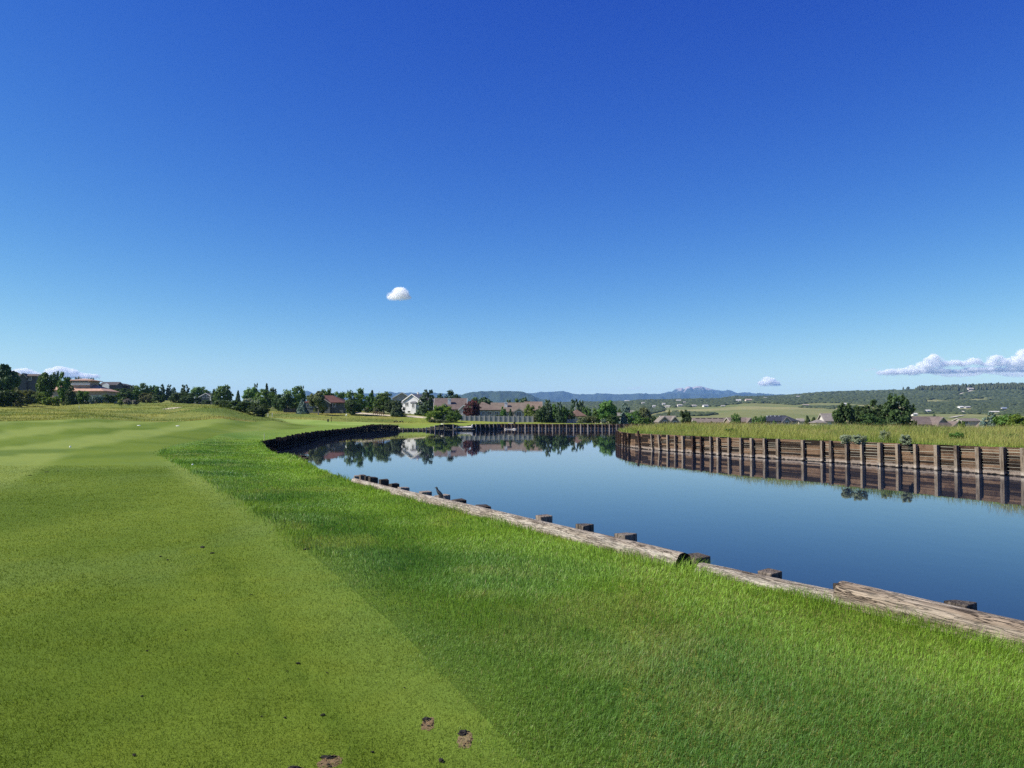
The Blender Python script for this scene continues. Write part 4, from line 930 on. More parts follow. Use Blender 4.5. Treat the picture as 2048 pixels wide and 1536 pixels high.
T('bush', 2, 376, 784, 34, 318, 'dark', 'dark bush between the tall pine and the grey gabled house')
T('round', 1, 399, 771, 44, 490, 'green', 'wide green tree behind the roof of the grey gabled house')
T('bush', 1, 396, 790, 14, 395, 'dark', 'dark shrub against the left wall of the grey gabled house')
T('bush', 0, 412, 797, 20, 392, 'dark', 'low dark hedge in front of the grey gabled house')
T('round', 0, 447, 769, 38, 345, 'green', 'large light green tree right of the grey gabled house')
T('round', 2, 432, 776, 20, 380, 'dark', 'dark tree between the grey house and the large light green tree')
T('spruce', 0, 476, 780, 14, 430, 'pine', 'tiny pointed spruce in the gap left of the long tree mass')
T('bush', 0, 450, 796, 46, 196, 'dark', 'left part of the big dark oak thicket on the mound')
T('bush', 1, 483, 797, 56, 186, 'dark', 'middle part of the big dark oak thicket on the mound')
T('bush', 2, 514, 803, 46, 176, 'dark', 'right end of the big dark oak thicket, sloping to the lawn')
T('bush', 2, 466, 800, 44, 192, 'dark', 'dark oak filling the thicket between its left and middle parts')
T('bush', 0, 494, 791, 24, 268, 'silver', 'pale silvery bush showing above the dark thicket, left one')
T('bush', 1, 511, 795, 18, 262, 'silver', 'pale silvery bush showing above the dark thicket, right one')
T('round', 1, 502, 771, 40, 330, 'green', 'left tree of the long tree mass above the thicket')
T('pine', 2, 511, 767, 16, 345, 'pine', 'dark pointed tree rising from the middle of the long tree mass')
T('round', 2, 529, 775, 44, 275, 'green', 'broad mid green tree right above the end of the thicket')
T('spruce', 1, 533, 766, 17, 360, 'pine', 'small pointed spruce tip above the broad mid green tree')
T('round', 0, 546, 774, 24, 340, 'pine', 'dark tree right of the spruce tip')
T('oval', 1, 556, 784, 30, 268, 'dark', 'dark tree in front at the gap of the tree mass')
T('oval', 0, 573, 783, 32, 262, 'dark', 'dark leafy tree left of the red roofed house, nearer the path')
T('round', 2, 589, 769, 46, 272, 'green', 'big dark green tree left of the red roofed house')
T('pine', 1, 604, 771, 18, 300, 'pine', 'pine top right of the big tree by the red roofed house')
T('spruce', 2, 605, 797, 26, 236, 'blue', 'silvery spruce at the left corner of the red roofed house')
T('ragged', 1, 637, 782, 46, 231, 'olive', 'thin leaved tree with a pale trunk in front of the red roofed house', bark=BARKG)
T('round', 0, 652, 776, 34, 320, 'green', 'green tree behind the ridge of the red roofed house, left one')
T('round', 1, 676, 780, 34, 330, 'green', 'green tree behind the ridge of the red roofed house, right one')
T('round', 2, 710, 773, 46, 238, 'green', 'large round green tree between the red house and the white garden house')
T('oval', 0, 703, 796, 36, 234, 'dark', 'darker leafy tree leaning in front of the large round one')
T('bush', 0, 690, 797, 18, 275, 'olive', 'small olive tree behind the right end of the red roof')
T('spruce', 0, 744, 779, 18, 290, 'pine', 'pointed evergreen behind the white garden house')
T('oval', 2, 741, 786, 26, 262, 'green', 'thin trunked tree in front of the white garden house')
T('round', 0, 768, 783, 46, 258, 'green', 'wide dark green tree left of the gabled houses')
T('round', 1, 782, 797, 30, 254, 'dark', 'dark tree leaning against the wide green one')
T('bush', 1, 733, 812, 12, 255, 'sage', 'small rounded garden shrub by the white garden house, left one')
T('bush', 2, 751, 812, 10, 254, 'sage', 'small rounded garden shrub by the white garden house, right one')
T('pine', 1, 795, 800, 32, 240, 'pine', 'small dark pine on the sandy path casting a round shadow')
T('pine', 0, 855, 779, 44, 262, 'pine', 'tall dark pine between the white house and the mauve roof')
T('round', 2, 877, 784, 26, 310, 'pine', 'dark tree behind the left end of the mauve roof')
T('oval', 2, 902, 780, 40, 300, 'pine', 'pine rising behind the ridge of the mauve roof')
T('bush', 2, 921, 792, 14, 320, 'dark', 'small dark treetop right of the pine behind the mauve roof')
T('bush', 0, 868, 815, 38, 218, 'bright', 'sunny left half of the big shrub on the far bank')  # brighter leaf colour carries the sunlight on this half of the shrub
T('bush', 1, 886, 803, 40, 220, 'bright', 'tall middle of the big shrub before the mauve roof')
T('bush', 2, 906, 818, 34, 216, 'green', 'dark right side of the big shrub on the far bank')  # darker leaf colour carries the shade on this side of the shrub
T('bush', 1, 866, 836, 18, 213, 'sage', 'grey-green tuft at the foot of the big shrub, leftmost of three')
T('bush', 0, 879, 837, 16, 212, 'sage', 'grey-green tuft at the foot of the big shrub, middle of three')
T('bush', 2, 893, 840, 16, 211, 'sage', 'grey-green tuft at the foot of the big shrub, rightmost of three')
T('round', 0, 943, 799, 42, 236, 'plum', 'dark purple leaved plum tree behind the fence')
T('oval', 1, 960, 788, 48, 330, 'pine', 'pine behind the purple tree and the hip roof')
T('oval', 0, 976, 794, 30, 330, 'pine', 'smaller pine right of the one behind the purple tree')
T('round', 1, 1017, 795, 15, 350, 'pine', 'dark round treetop above the long tan roof')
T('oval', 2, 1031, 797, 28, 350, 'green', 'light treetop above the long tan roof, right of the round one')
T('oval', 1, 1048, 788, 34, 345, 'pine', 'tallest dark pine above the long tan roof')
T('oval', 2, 1006, 813, 14, 243, 'green', 'slim shrub tree at the right corner of the hip roofed house')
T('spruce', 1, 1021, 817, 14, 240, 'pine', 'little spruce behind the fence before the arched porch')
T('bush', 1, 1003, 826, 22, 242, 'dark', 'dark clipped shrubs behind the fence by the little spruce')
T('round', 2, 1060, 806, 25, 243, 'bright', 'sunlit bright green tree beside the arched porch')
T('bush', 0, 1071, 822, 20, 236, 'olive', 'olive shrub at the right end of the grey fence')
row = 'trees in the row along the far fence'
for i, (px, yt, w_, k, m_, l) in enumerate(((1083, 808, 24, 'oval', 'dark', 'first tree of the fence row, left end, dark'), (1096, 799, 24, 'pine', 'pine', 'second tree of the fence row, tall pointed pine'), (1110, 808, 24, 'oval', 'green', 'third tree of the fence row, mid green'), (1119, 804, 18, 'pine', 'pine', 'fourth tree of the fence row, narrow pine'), (1128, 808, 22, 'oval', 'green', 'fifth tree of the fence row, leafy'), (1138, 819, 24, 'round', 'dark', 'last tree of the fence row, low and dark'))):
    T(k, i, px, yt, w_, 226+3*(i % 3), m_, l, None, row)
T('pine', 0, 1150, 798, 28, 320, 'pine', 'dark pine behind the brown hip roof, left one')
T('pine', 1, 1162, 800, 26, 325, 'pine', 'dark pine behind the brown hip roof, right one')
T('round', 1, 1174, 810, 20, 300, 'green', 'green tree right of the brown hip roof')
T('bush', 2, 1163, 832, 22, 222, 'sage', 'grey-green shrub left of the big tree at the water, low one')
T('bush', 0, 1181, 828, 26, 224, 'olive', 'olive shrub left of the big tree at the water')
T('oval', 0, 1193, 814, 26, 236, 'green', 'leafy tree touching the left of the big broad tree')
T('round', 1, 1214, 797, 44, 232, 'green', 'big broad green tree above the end of the pond')
T('bush', 1, 1227, 826, 30, 228, 'dark', 'dark foliage under the right of the big broad tree')
T('bush', 2, 1207, 836, 12, 220, 'blue', 'small bluish shrub below the big broad tree')
T('round', 0, 1240, 816, 16, 300, 'green', 'small tree far behind the gap right of the big broad tree')
T('pine', 1, 1251, 805, 26, 250, 'blue', 'tall grey-blue spruce right of the gap')
T('spruce', 2, 1247, 824, 16, 232, 'blue', 'short blue spruce in front of the tall grey-blue one')
T('round', 2, 1267, 819, 34, 234, 'green', 'round green tree right of the blue spruces')
T('round', 0, 1290, 812, 34, 262, 'olive', 'olive green tree left of the grey double gable')
T('bush', 1, 1283, 830, 30, 230, 'green', 'pale green shrubs at the foot of the olive tree')
T('round', 1, 1308, 829, 14, 258, 'dark', 'small dark tree left of the grey double gable')
T('round', 2, 1320, 827, 14, 300, 'dark', 'round dark tree above the left gable')
T('cluster', 0, 1337, 818, 11, 330, 'olive', 'slender twin stemmed tree above the grey double gable')
T('cluster', 2, 1373, 820, 32, 215, 'dark', 'grey-green double tree right of the grey double gable')
T('bush', 0, 1388, 836, 16, 214, 'green', 'low shrub right of the grey-green double tree')
T('bush', 1, 1421, 838, 12, 240, 'olive', 'small yellowish bush in front of the long brown roofs')
T('round', 0, 1470, 826, 28, 250, 'green', 'green bush tree between the long brown roofs and the small gable')
T('round', 2, 1510, 830, 20, 295, 'green', 'left one of two green trees before the slate blue roof')
T('round', 1, 1523, 828, 18, 292, 'green', 'right one of two green trees before the slate blue roof')
T('bush', 1, 1548, 836, 9, 255, 'green', 'tiny young tree in front of the slate blue roof')
T('ragged', 0, 1614, 831, 13, 262, 'dark', 'small dark pine right of the slate blue roof')
T('ragged', 2, 1627, 834, 13, 258, 'dark', 'smaller dark pine next to it, left of the grey roof')
T('oval', 0, 1689, 801, 46, 150, 'dark', 'left tree of the dark clump standing above the tall grass')
T('oval', 1, 1723, 803, 52, 155, 'dark', 'second tree of the dark clump above the tall grass')
T('oval', 2, 1752, 799, 50, 158, 'dark', 'third tree of the dark clump above the tall grass')
T('round', 0, 1797, 786, 66, 150, 'dark', 'tallest and broadest tree of the clump above the tall grass')
T('bush', 2, 1738, 822, 60, 146, 'dark', 'dark low growth filling the foot of the clump')
T('bush', 1, 1827, 834, 14, 170, 'olive', 'olive shrub right of the tallest clump tree')
T('cluster', 1, 1921, 838, 18, 140, 'green', 'upright green bush right of the brown gabled house')
T('round', 0, 1868, 826, 8, 420, 'pine', 'lone dark tree on the tan field above the brown gabled house')
T('pine', 0, 1983, 824, 34, 130, 'blue', 'blue spruce left of the bright bush at the right edge')
T('pine', 2, 1966, 835, 24, 128, 'blue', 'lower blue-grey spruce left of the taller one')
T('bush', 0, 2016, 820, 52, 112, 'green', 'dark green mass behind the bright bush at the right edge')
T('bush', 1, 2040, 822, 50, 104, 'bright', 'bright leaved bush at the right edge of the picture')
# weeds on the edge of the peninsula
for px, d, yt, w_, m_, l in ((1692, 48, 870, 26, 'silver', 'grey-green weed spilling over the sunlit wall, left one of a pair'), (1717, 46.8, 872, 30, 'silver', 'grey-green weed spilling over the sunlit wall, right one of a pair'), (1768, 50, 856, 22, 'silver', 'pale flowering weed in the tall grass behind the wall'), (1811, 46, 875, 22, 'silver', 'pale weed with a dark foot on the wall edge'), (1912, 50, 868, 30, 'green', 'green weed clump in the tall grass near the right edge'), (2022, 47, 876, 26, 'green', 'dark green weed clump at the right edge of the tall grass'), (1462, 69, 858, 24, 'green', 'leafy weed clump in the tall grass left of centre of the bank')):
    T('bush', int(px) % 3, px, yt, w_, d, m_, l, 'weed')

# ------------------------------------------------------------------ houses
GLASS, nt = newmat('window_glass'); pg = N(nt, 'ShaderNodeBsdfPrincipled', Base_Color=(.012, .016, .022, 1), Roughness=.06); pg.inputs['Specular IOR Level'].default_value = .6; out(nt, pg.outputs[0])
BARGE = plain('grey_trim', (.34, .31, .27), .7, .1, 3); TRIM = plain('white_trim', (.74, .72, .67), .6, .06, 3)
def hmats(wall_c, roof_c, nm): return siding(nm+'_siding', [v*.85 for v in wall_c]), shingle(nm+'_roof', [v*.62 for v in roof_c])
class House:
    def __init__(s, name, px, d, rz, wall_c, roof_c, label, zbase=None, trim=None, cat='house'):
        x = xat(px, d); s.z = gz1(x, d) if zbase is None else zbase
        s.root = empty(name, (x, d, s.z), rz); tag(s.root, label, cat); s.wm, s.rm = hmats(wall_c, roof_c, label.split()[0]+'_'+str(px)); s.W = MB(); s.Rf = MB(); s.tr = trim or TRIM; s.bt = TRIM if name in ('white_house', 'house_with_porch', 'gabled_house') else BARGE; s.T = []; s.ch = []; s.wins = []
    def box(s, x0, x1, y0, y1, h, z0=-2.5): s.W.box(x0, x1, y0, y1, z0, h)
    def hip(s, x0, x1, y0, y1, h, rise, ov=.5, ridge=None, z0=-2.5, walls=True):
        if walls: s.box(x0, x1, y0, y1, h, z0)
        a, b, c, d = x0-ov, x1+ov, y0-ov, y1+ov; zt = h+.22
        if b-a >= d-c: k = min((d-c)/2, (b-a)/2-.05); r0, r1 = (a+k, (c+d)/2), (b-k, (c+d)/2)
        else: k = (b-a)/2; r0, r1 = ((a+b)/2, c+k), ((a+b)/2, d-k)
        if ridge is not None: r0, r1 = ridge
        V = [(a, c, h+.02), (b, c, h+.02), (b, d, h+.02), (a, d, h+.02), (a, c, zt), (b, c, zt), (b, d, zt), (a, d, zt), (*r0, h+rise), (*r1, h+rise)]
        Fc = [(3, 2, 1, 0), (0, 1, 5, 4), (1, 2, 6, 5), (2, 3, 7, 6), (3, 0, 4, 7)]
        Fc += [(4, 5, 9, 8), (5, 6, 9), (6, 7, 8, 9), (7, 4, 8)] if b-a >= d-c else [(4, 5, 8), (5, 6, 9, 8), (6, 7, 9), (7, 4, 8, 9)]
        s.Rf.add(V, Fc)
    def gable(s, x0, x1, y0, y1, h, rise, axis='x', ov=.45, z0=-2.5, th=.22, barge=True):
        s.box(x0, x1, y0, y1, h, z0)
        if axis == 'x':
            m = (y0+y1)/2; e = [((x, y0, h), (x, y1, h), (x, m, h+rise)) for x in (x0, x1)]
            sl = rise/((y1-y0)/2); P = lambda t, w: (t, w)
            ends = (x0-ov, x1+ov); lo, hi = y0-ov, y1+ov
            mk = lambda t, w, z: (t, w, z)
        else:
            m = (x0+x1)/2; e = [((x0, y, h), (x1, y, h), (m, y, h+rise)) for y in (y0, y1)]
            sl = rise/((x1-x0)/2); ends = (y0-ov, y1+ov); lo, hi = x0-ov, x1+ov
            mk = lambda t, w, z: (w, t, z)
        s.W.add(list(e[0])+list(e[1]), [(0, 1, 2), (3, 5, 4), (0, 3, 4, 1), (0, 2, 5, 3), (1, 4, 5, 2)])
        zr = h+rise+.03
        bb = MB(); s.T.append(bb)
        for w in (lo, hi):
            ze = zr-sl*abs(m-w); V = []
            for t in ends:
                V += [mk(t, w, ze), mk(t, m, zr), mk(t, m, zr+th), mk(t, w, ze+th)]
            s.Rf.add(V, [(0, 1, 2, 3), (7, 6, 5, 4), (0, 4, 5, 1), (1, 5, 6, 2), (2, 6, 7, 3), (3, 7, 4, 0)])
            if barge:
                for t, o in ((ends[0], -.06), (ends[1], .06)):
                    V = []
                    for tt in (t, t+o): V += [mk(tt, w, ze-.12), mk(tt, m, zr-.12), mk(tt, m, zr+th+.02), mk(tt, w, ze+th+.02)]
                    bb.add(V, [(0, 1, 2, 3), (7, 6, 5, 4), (0, 4, 5, 1), (1, 5, 6, 2), (2, 6, 7, 3), (3, 7, 4, 0)])
    def win(s, x, z, w, h, y, side='front', arch=False): s.wins.append((x, z, w, h, y, side))
    def chimney(s, x, y, w, d, z0, z1, mat=None): s.ch.append((x, y, w, d, z0, z1, mat))
    def done(s):
        s.W.build('wall', s.wm, s.root); rf = s.Rf.build('roof', s.rm, s.root)
        [q_.build('bargeboard', s.bt, rf) for q_ in s.T if q_.v]
        for (x, y, w, d, z0, z1, mat) in s.ch:
            mb = MB(); mb.box(x-w/2, x+w/2, y-d/2, y+d/2, z0, z1); mb.box(x-w/2-.1, x+w/2+.1, y-d/2-.1, y+d/2+.1, z1+.003, z1+.18); mb.build('chimney', mat or TRIM, rf)
        for (x, z, w, h, y, side) in s.wins:
            f = MB(); q = .13
            def bx(m, a, b, c, e, g0, g1):
                if side == 'front': m.box(a, b, y-g1, y-g0, c, e)
                elif side == 'left': m.box(y-g1, y-g0, a, b, c, e)
                else: m.box(y+g0, y+g1, a, b, c, e)
            for a, b, c, e in ((x-w/2, x+w/2, z-q, z), (x-w/2, x+w/2, z+h, z+h+q), (x-w/2-q, x-w/2, z-q, z+h+q), (x+w/2, x+w/2+q, z-q, z+h+q), (x-.04, x+.04, z, z+h)): bx(f, a, b, c, e, .003, .10)
            wo = f.build('window', s.tr, s.root); p = MB(); bx(p, x-w/2+.002, x+w/2-.002, z+.002, z+h-.002, .004, .045); p.build('pane', GLASS, wo)
        return s.root
def P2(px, d, px0): return (px-px0)/F*d       # offset in metres of a pixel column from the house origin
# tan two-storey house on the left hill
H = House('tiled_house', 155, 250, 0, (.44, .34, .26), (.80, .49, .35), 'tan house with pink tiled hip roofs and a window band on the left hill')
zb = H.z; e1 = zat(783, 250)-zb; H.hip(-3.2, 8.2, 0, 9, e1, zat(768, 250)-zb-e1, .6, ridge=((-.2, 4.4), (3.2, 4.4)))
H.hip(-9.6, -3.4, .6, 8, e1+.4, 2.0, .5)
u0 = zat(768.5, 250)-zb; u1 = zat(761.5, 250)-zb; H.hip(-3.2, 3.0, 1.6, 7, u1, zat(755.8, 250)-zb-u1, .9, z0=e1)
H.win(-.3, u0+.75, 5.6, .8, 1.6); H.win(-1.4, .6, 1.2, 1.6, 0); H.win(2.4, .6, 1.6, 1.5, 0); H.win(5.6, .6, 2.2, 1.5, 0); H.win(-6.6, .8, 2.0, 1.3, .6)
fb = MB(); fb.box(-3.25, 3.05, 1.42, 1.595, u0-.25, u0+.5); H.done(); fb.build('white_band', WHITE, H.root)
H = House('grey_house', 44, 292, .25, (.10, .10, .108), (.20, .16, .13), 'grey two-storey house half hidden behind the left evergreens')
z = lambda py: zat(py, 292)-H.z
H.gable(-4.2, 4.6, 0, 8, z(752.5), z(748)-z(752.5), 'x'); H.gable(-6.4, -2.2, -1.2, 6, z(749.5), z(743)-z(749.5), 'y'); H.win(2.2, z(760), 1.4, 1.5, 0); H.win(-.6, z(759), 1.1, 1.4, 0); H.gable(-.6, 1.6, -1.0, 2, z(754), 1.2, 'y'); H.done()
H = House('hilltop_house', 215, 450, 0, (.09, .085, .09), (.13, .12, .12), 'dark hilltop house with a small white gable'); z = lambda py: zat(py, 450)-H.z
H.gable(-4.6, 4.8, 0, 8, z(770), z(764)-z(770), 'x'); H.done()
G_ = MB(); G_.add([(-2.6, -1.2, z(777)), (1.2, -1.2, z(777)), (1.2, -1.2, z(770.5)), (-.7, -1.2, z(767)), (-2.6, -1.2, z(770.5)), (-2.6, .6, z(777)), (1.2, .6, z(777)), (1.2, .6, z(770.5)), (-.7, .6, z(767)), (-2.6, .6, z(770.5))], [(0, 1, 2, 3, 4), (9, 8, 7, 6, 5), (0, 5, 6, 1), (1, 6, 7, 2), (2, 7, 8, 3), (3, 8, 9, 4), (4, 9, 5, 0)]); G_.build('white_gable', WHITE, H.root)
H = House('hilltop_house', 242, 462, .1, (.055, .045, .042), (.10, .085, .08), 'brown hilltop house with a low gable right of the white gabled one'); z = lambda py: zat(py, 462)-H.z
H.gable(-3.6, 3.6, 0, 7, z(771), z(767.5)-z(771), 'y', z0=-4); H.win(-2, z(774), 1.8, .8, 0); H.done()
H = House('gabled_house', 410, 420, 0, (.15, .165, .15), (.15, .14, .12), 'grey-green gabled house with two white chimneys below the mound'); z = lambda py: zat(py, 420)-H.z
H.gable(-3.6, 4.4, 0, 9, z(795), z(786.8)-z(795), 'y', .4); H.hip(-8.6, -3.6, -.8, 6, z(801.5), 1.5, .4); H.hip(4.4, 6.6, -.5, 6, z(801), 1.2, .3); H.win(-.8, z(795), 1.2, 1.3, 0); H.win(1.4, z(795), 1.2, 1.3, 0); H.win(-6, z(805), 1.5, .9, -.8)
H.chimney(-5.6, .9, 1.0, 1.0, z(801), z(794)); H.chimney(3.55, -.55, .95, .9, z(803), z(791)); H.done()
mb = MB(); mb.box(-7.4, -1.2, -2.4, -.8, z(806), z(805.2)); mb.build('deck', TRIM, H.root)
H = House('bungalow', 652, 245, -.06, (.13, .145, .135), (.165, .078, .064), 'dark green bungalow with a rust red hip roof facing the pond'); z = lambda py: zat(py, 245)-H.z
H.hip(-6.9, 5.6, 0, 9, z(806), z(790)-z(806), .5, ridge=((-2.0, 4.5), (.9, 4.5))); H.gable(-2.6, 1.6, -1.0, 4, z(806)+.001, 1.35, 'y', .45, th=.18)
for x, w in ((-5.4, 1.7), (-2.1+.3, 1.5)): H.win(x, z(814), w, .95, 0 if x < -3 else -1.0)
H.win(2.2, z(813.6), 1.5, 1.05, 0); H.done()
mb = MB(); mb.box(-.45, .45, -1.08, -1.003, z(820), z(808.5)); mb.build('door', BLK, H.root)
H = House('garden_house', 737, 292, .2, (.74, .72, .68), (.26, .25, .24), 'white garden house with a grey pointed roof behind the trees'); z = lambda py: zat(py, 292)-H.z
H.box(-2.4, 3.6, 0, 4, z(812.5)); H.hip(-2.4, .4, -.6, 3, z(811), z(800)-z(811), .4, ridge=((-1.0, 1.0), (-.98, 1.0))); H.win(-1.2, z(818.5), 1.0, .8, -.6); H.Rf.box(.9, 3.9, -.3, 4.3, z(812.5)+.003, z(811.6)); H.done()
H = House('gabled_house', 803, 335, .06, (.50, .42, .36), (.10, .085, .08), 'tan gabled house with a dark roof behind the white house'); z = lambda py: zat(py, 335)-H.z
H.gable(-3.9, 4.3, 0, 9, z(796.5), z(785.5)-z(796.5), 'y', .5); H.win(-.6, z(806), 2.2, 1.2, 0); H.done()
H = House('white_house', 826, 275, -.42, (.80, .79, .77), (.27, .27, .28), 'bright white house with a tall front gable and a bay window'); z = lambda py: zat(py, 275)-H.z
gx0, gx1 = -4.0, 3.3
H.gable(gx0, gx1, 0, 10, z(802), z(789)-z(802), 'y', .4); H.win(-2.6, z(811.5), 1.1, 1.2, 0); H.win(2.4, z(812), .6, 2.0, 0); H.win(-1.6, z(825), 1.1, .6, 0); H.win(.6, z(824), 1.0, .8, 0); H.gable(-6.0, gx0, 2, 9, z(806), 1.2, 'x', .3)
H.hip(-.55, 1.6, -.75, .0, z(806.5), .7, .18); H.win(.5, z(815), .7, 1.5, -.75); H.chimney(-1.0, 5.0, .5, .5, z(795), z(784.5)); H.done()
H = House('house_with_porch', 899, 246, .04, (.42, .41, .40), (.235, .18, .158), 'grey house with a long mauve brown roof, white chimney and porch gable'); z = lambda py: zat(py, 246)-H.z
H.gable(-4.6, 5.0, 0, 10.4, z(818), z(797)-z(818), 'x', .5); H.gable(-2.6, -.2, -2.2, 4, z(823), z(808.5)-z(823), 'y', .4); H.gable(3.2, 6.0, -1.6, 4, z(819), z(811)-z(819), 'y', .4)
H.chimney(-.15, 2.4, 1.0, .9, z(812), z(797.2)); H.win(1.0, z(825.5), .9, 1.0, 0); H.win(2.3, z(825.5), .8, 1.0, 0); H.win(4.6, z(827), .8, 1.3, -1.6); H.done()
mb = MB(); mb.box(2.9, 6.1, -2.6, -1.603, z(838.5), z(831.4)); mb.build('deck_skirt', plain('grey_lattice', (.30, .30, .33), .8, .1, 4), H.root); mb = MB(); mb.box(2.6, 6.3, -2.8, -1.603, z(831.3), z(830.6)); mb.build('deck', TRIM, H.root)
H = House('hip_roofed_house', 980, 252, .02, (.44, .41, .37), (.27, .205, .165), 'pale house with a tan hip roof and a row of dark windows'); z = lambda py: zat(py, 252)-H.z
H.hip(-4.6, 3.3, 0, 9, z(821), z(803.5)-z(821), .55, ridge=((-2.8, 4.5), (-2.2, 4.5)))
for x, w in ((-3.6, .8), (-2.2, .9), (-.2, 1.4), (2.2, 1.1)): H.win(x, z(829.5), w, 1.0, 0)
H.done()
H = House('long_house', 1015, 264, 0, (.46, .42, .36), (.29, .23, .18), 'long tan roofed house with a pale chimney and an arched porch'); z = lambda py: zat(py, 264)-H.z
H.gable(-5.4, 7.2, 0, 10, z(823), z(806)-z(823), 'x', .4); H.gable(2.2, 5.6, -1.8, 4, z(824), z(818)-z(824), 'y', .4); H.chimney(-.55, 2.6, 1.0, .9, z(817), z(805.2)); H.win(3.9, z(832), 1.6, 1.4, -1.8); H.win(-2.4, z(831), 1.4, 1.2, 0); H.done()
H = House('tall_roofed_house', 1068, 272, 0, (.50, .46, .38), (.33, .24, .185), 'house with one tall tan roof slope behind the bright green tree'); z = lambda py: zat(py, 272)-H.z
H.gable(-2.8, 2.6, 0, 8.5, z(820), z(804)-z(820), 'x', .45); H.win(1.4, z(826), .9, 1.1, 0); H.done()
H = House('brown_roofed_house', 1155, 272, .1, (.42, .36, .28), (.26, .165, .125), 'small house with a reddish brown hip roof and a thin vent pipe'); z = lambda py: zat(py, 272)-H.z
H.hip(-2.4, 2.9, 0, 6.5, z(833), z(819)-z(833), .4); H.win(-1.2, z(838), .9, .9, 0); H.chimney(-.35, 3.0, .16, .16, z(820.5), z(815.6)); H.done()
H = House('grey_roofed_house', 1240, 275, -.1, (.55, .50, .42), (.34, .31, .27), 'pale roofed house glimpsed in the gap left of the blue spruces'); z = lambda py: zat(py, 275)-H.z
H.gable(-1.9, 2.2, 0, 7, z(838), z(826.5)-z(838), 'x', .35); H.win(.9, z(845.5), .7, .8, 0); H.done()
H = House('pale_house', 1272, 290, .15, (.74, .70, .62), (.36, .33, .29), 'house showing only a bright white wall corner behind the round green tree'); z = lambda py: zat(py, 290)-H.z
H.gable(-3.4, 1.5, 0, 6, z(828.5), z(822)-z(828.5), 'x', .2); H.win(-1.0, z(838), .9, 1.0, 0); H.done()
# valley houses whose roofs show above the tall grass
H = House('double_gabled_house', 1336, 236, .0, (.30, .27, .235), (.34, .295, .25), 'grey roof with two dark gable ends rising above the grass'); z = lambda py: zat(py, 236)-H.z
H.gable(-2.9, .2, -1.2, 6, z(843), z(833.6)-z(843), 'y', .35); H.gable(.6, 3.2, -.8, 6, z(843.5), z(834)-z(843.5), 'y', .35); H.gable(-1.6, 2.6, .5, 6.6, z(841), z(833)-z(841), 'x', .3); H.win(-1.3, z(849), 1.0, 1.0, -1.2); H.win(1.9, z(849), .9, .9, -.8); H.done()
H = House('row_house', 1430, 335, .0, (.40, .35, .28), (.30, .24, .20), 'long low brown roof with a row of dark roof vents'); z = lambda py: zat(py, 335)-H.z
H.gable(-9.0, 8.0, 0, 9, z(845), z(836.5)-z(845), 'x', .4); H.win(-5, z(852), 1.4, 1.2, 0); H.win(3, z(852), 1.4, 1.2, 0)
for x in (-6.8, -4.4, -1.6, .9, 3.4): H.chimney(x, 3.7, 1.6, .5, z(838.6), z(837.0), BLK)
H.done()
H = House('brown_house', 1483, 318, .05, (.26, .20, .16), (.29, .225, .19), 'brown roofed house with a small front gable left of the two green trees'); z = lambda py: zat(py, 318)-H.z
H.gable(-4.6, 3.0, 0, 8, z(844), z(836)-z(844), 'x', .4); H.gable(1.8, 4.6, -1.5, 5, z(845), z(836.6)-z(845), 'y', .35); H.win(3.2, z(850), .9, .9, -1.5); H.done()
H = House('slate_roofed_house', 1562, 300, .0, (.34, .35, .38), (.060, .066, .092), 'house with a slate blue hip roof, pale vents and a blue front gable'); z = lambda py: zat(py, 300)-H.z
H.hip(-7.2, 6.6, 0, 9, z(843), z(830.5)-z(843), .5, ridge=((-3.2, 4.5), (3.2, 4.5))); H.gable(-.2, 3.2, -1.6, 5, z(844), z(834.2)-z(844), 'y', .4); H.win(-5, z(849), 1.4, 1.2, 0); H.win(1.5, z(849), 1.2, 1.0, -1.6)
for x, yy in ((-4.3, 3.2), (-2.8, 3.6), (-1.1, 3.4), (.5, 3.6)): H.chimney(x, yy, .35, .3, z(833.8), z(832.2))
H.done()
H = House('small_house', 1603, 320, .0, (.55, .47, .38), (.42, .37, .32), 'tiny pale house right of the slate blue roof'); z = lambda py: zat(py, 320)-H.z
H.gable(-1.2, 1.1, 0, 4, z(843), z(838)-z(843), 'x', .25); H.win(.3, z(848), .6, .7, 0); H.done()
H = House('grey_house', 1655, 246, -.1, (.66, .62, .55), (.33, .29, .26), 'house with grey brown roofs and a bright wall left of the dark clump'); z = lambda py: zat(py, 246)-H.z
H.gable(-.8, 3.6, 0, 8, z(842), z(828)-z(842), 'x', .4); H.hip(-3.8, -.8, -1, 6, z(846.5), z(839.5)-z(846.5), .4); H.win(1.4, z(849), .8, 1.0, 0); H.done()
H = House('brown_gabled_house', 1868, 285, .12, (.42, .36, .28), (.25, .195, .170), 'brown house with overlapping front gables above the tall grass'); z = lambda py: zat(py, 285)-H.z
H.gable(-6.4, 5.0, 0, 10, z(848.5), z(834)-z(848.5), 'x', .5); H.gable(-.9, 3.6, -2.6, 6, z(848), z(835.5)-z(848), 'y', .5); H.gable(3.8, 8.0, -4.5, 5, z(853), z(843.5)-z(853), 'y', .5); H.hip(-1.6, 4.6, -4.2, -2.4, z(857), 2.2, .4)
H.win(-4.6, z(856), .7, 1.1, 0); H.win(-3.4, z(856), .7, 1.1, 0); H.win(1.2, z(852), .9, .8, -2.6); H.done()
H = House('beige_house', 1944, 330, -.05, (.52, .46, .36), (.28, .235, .20), 'beige house with low brown roofs right of the brown gabled one'); z = lambda py: zat(py, 330)-H.z
H.gable(-4.2, 3.2, 0, 8, z(842.5), z(837.6)-z(842.5), 'x', .4); H.gable(1.0, 4.2, -3.0, 5, z(854), z(845.5)-z(854), 'y', .4); H.win(-2.4, z(848), 1.2, 1.1, 0); H.done()

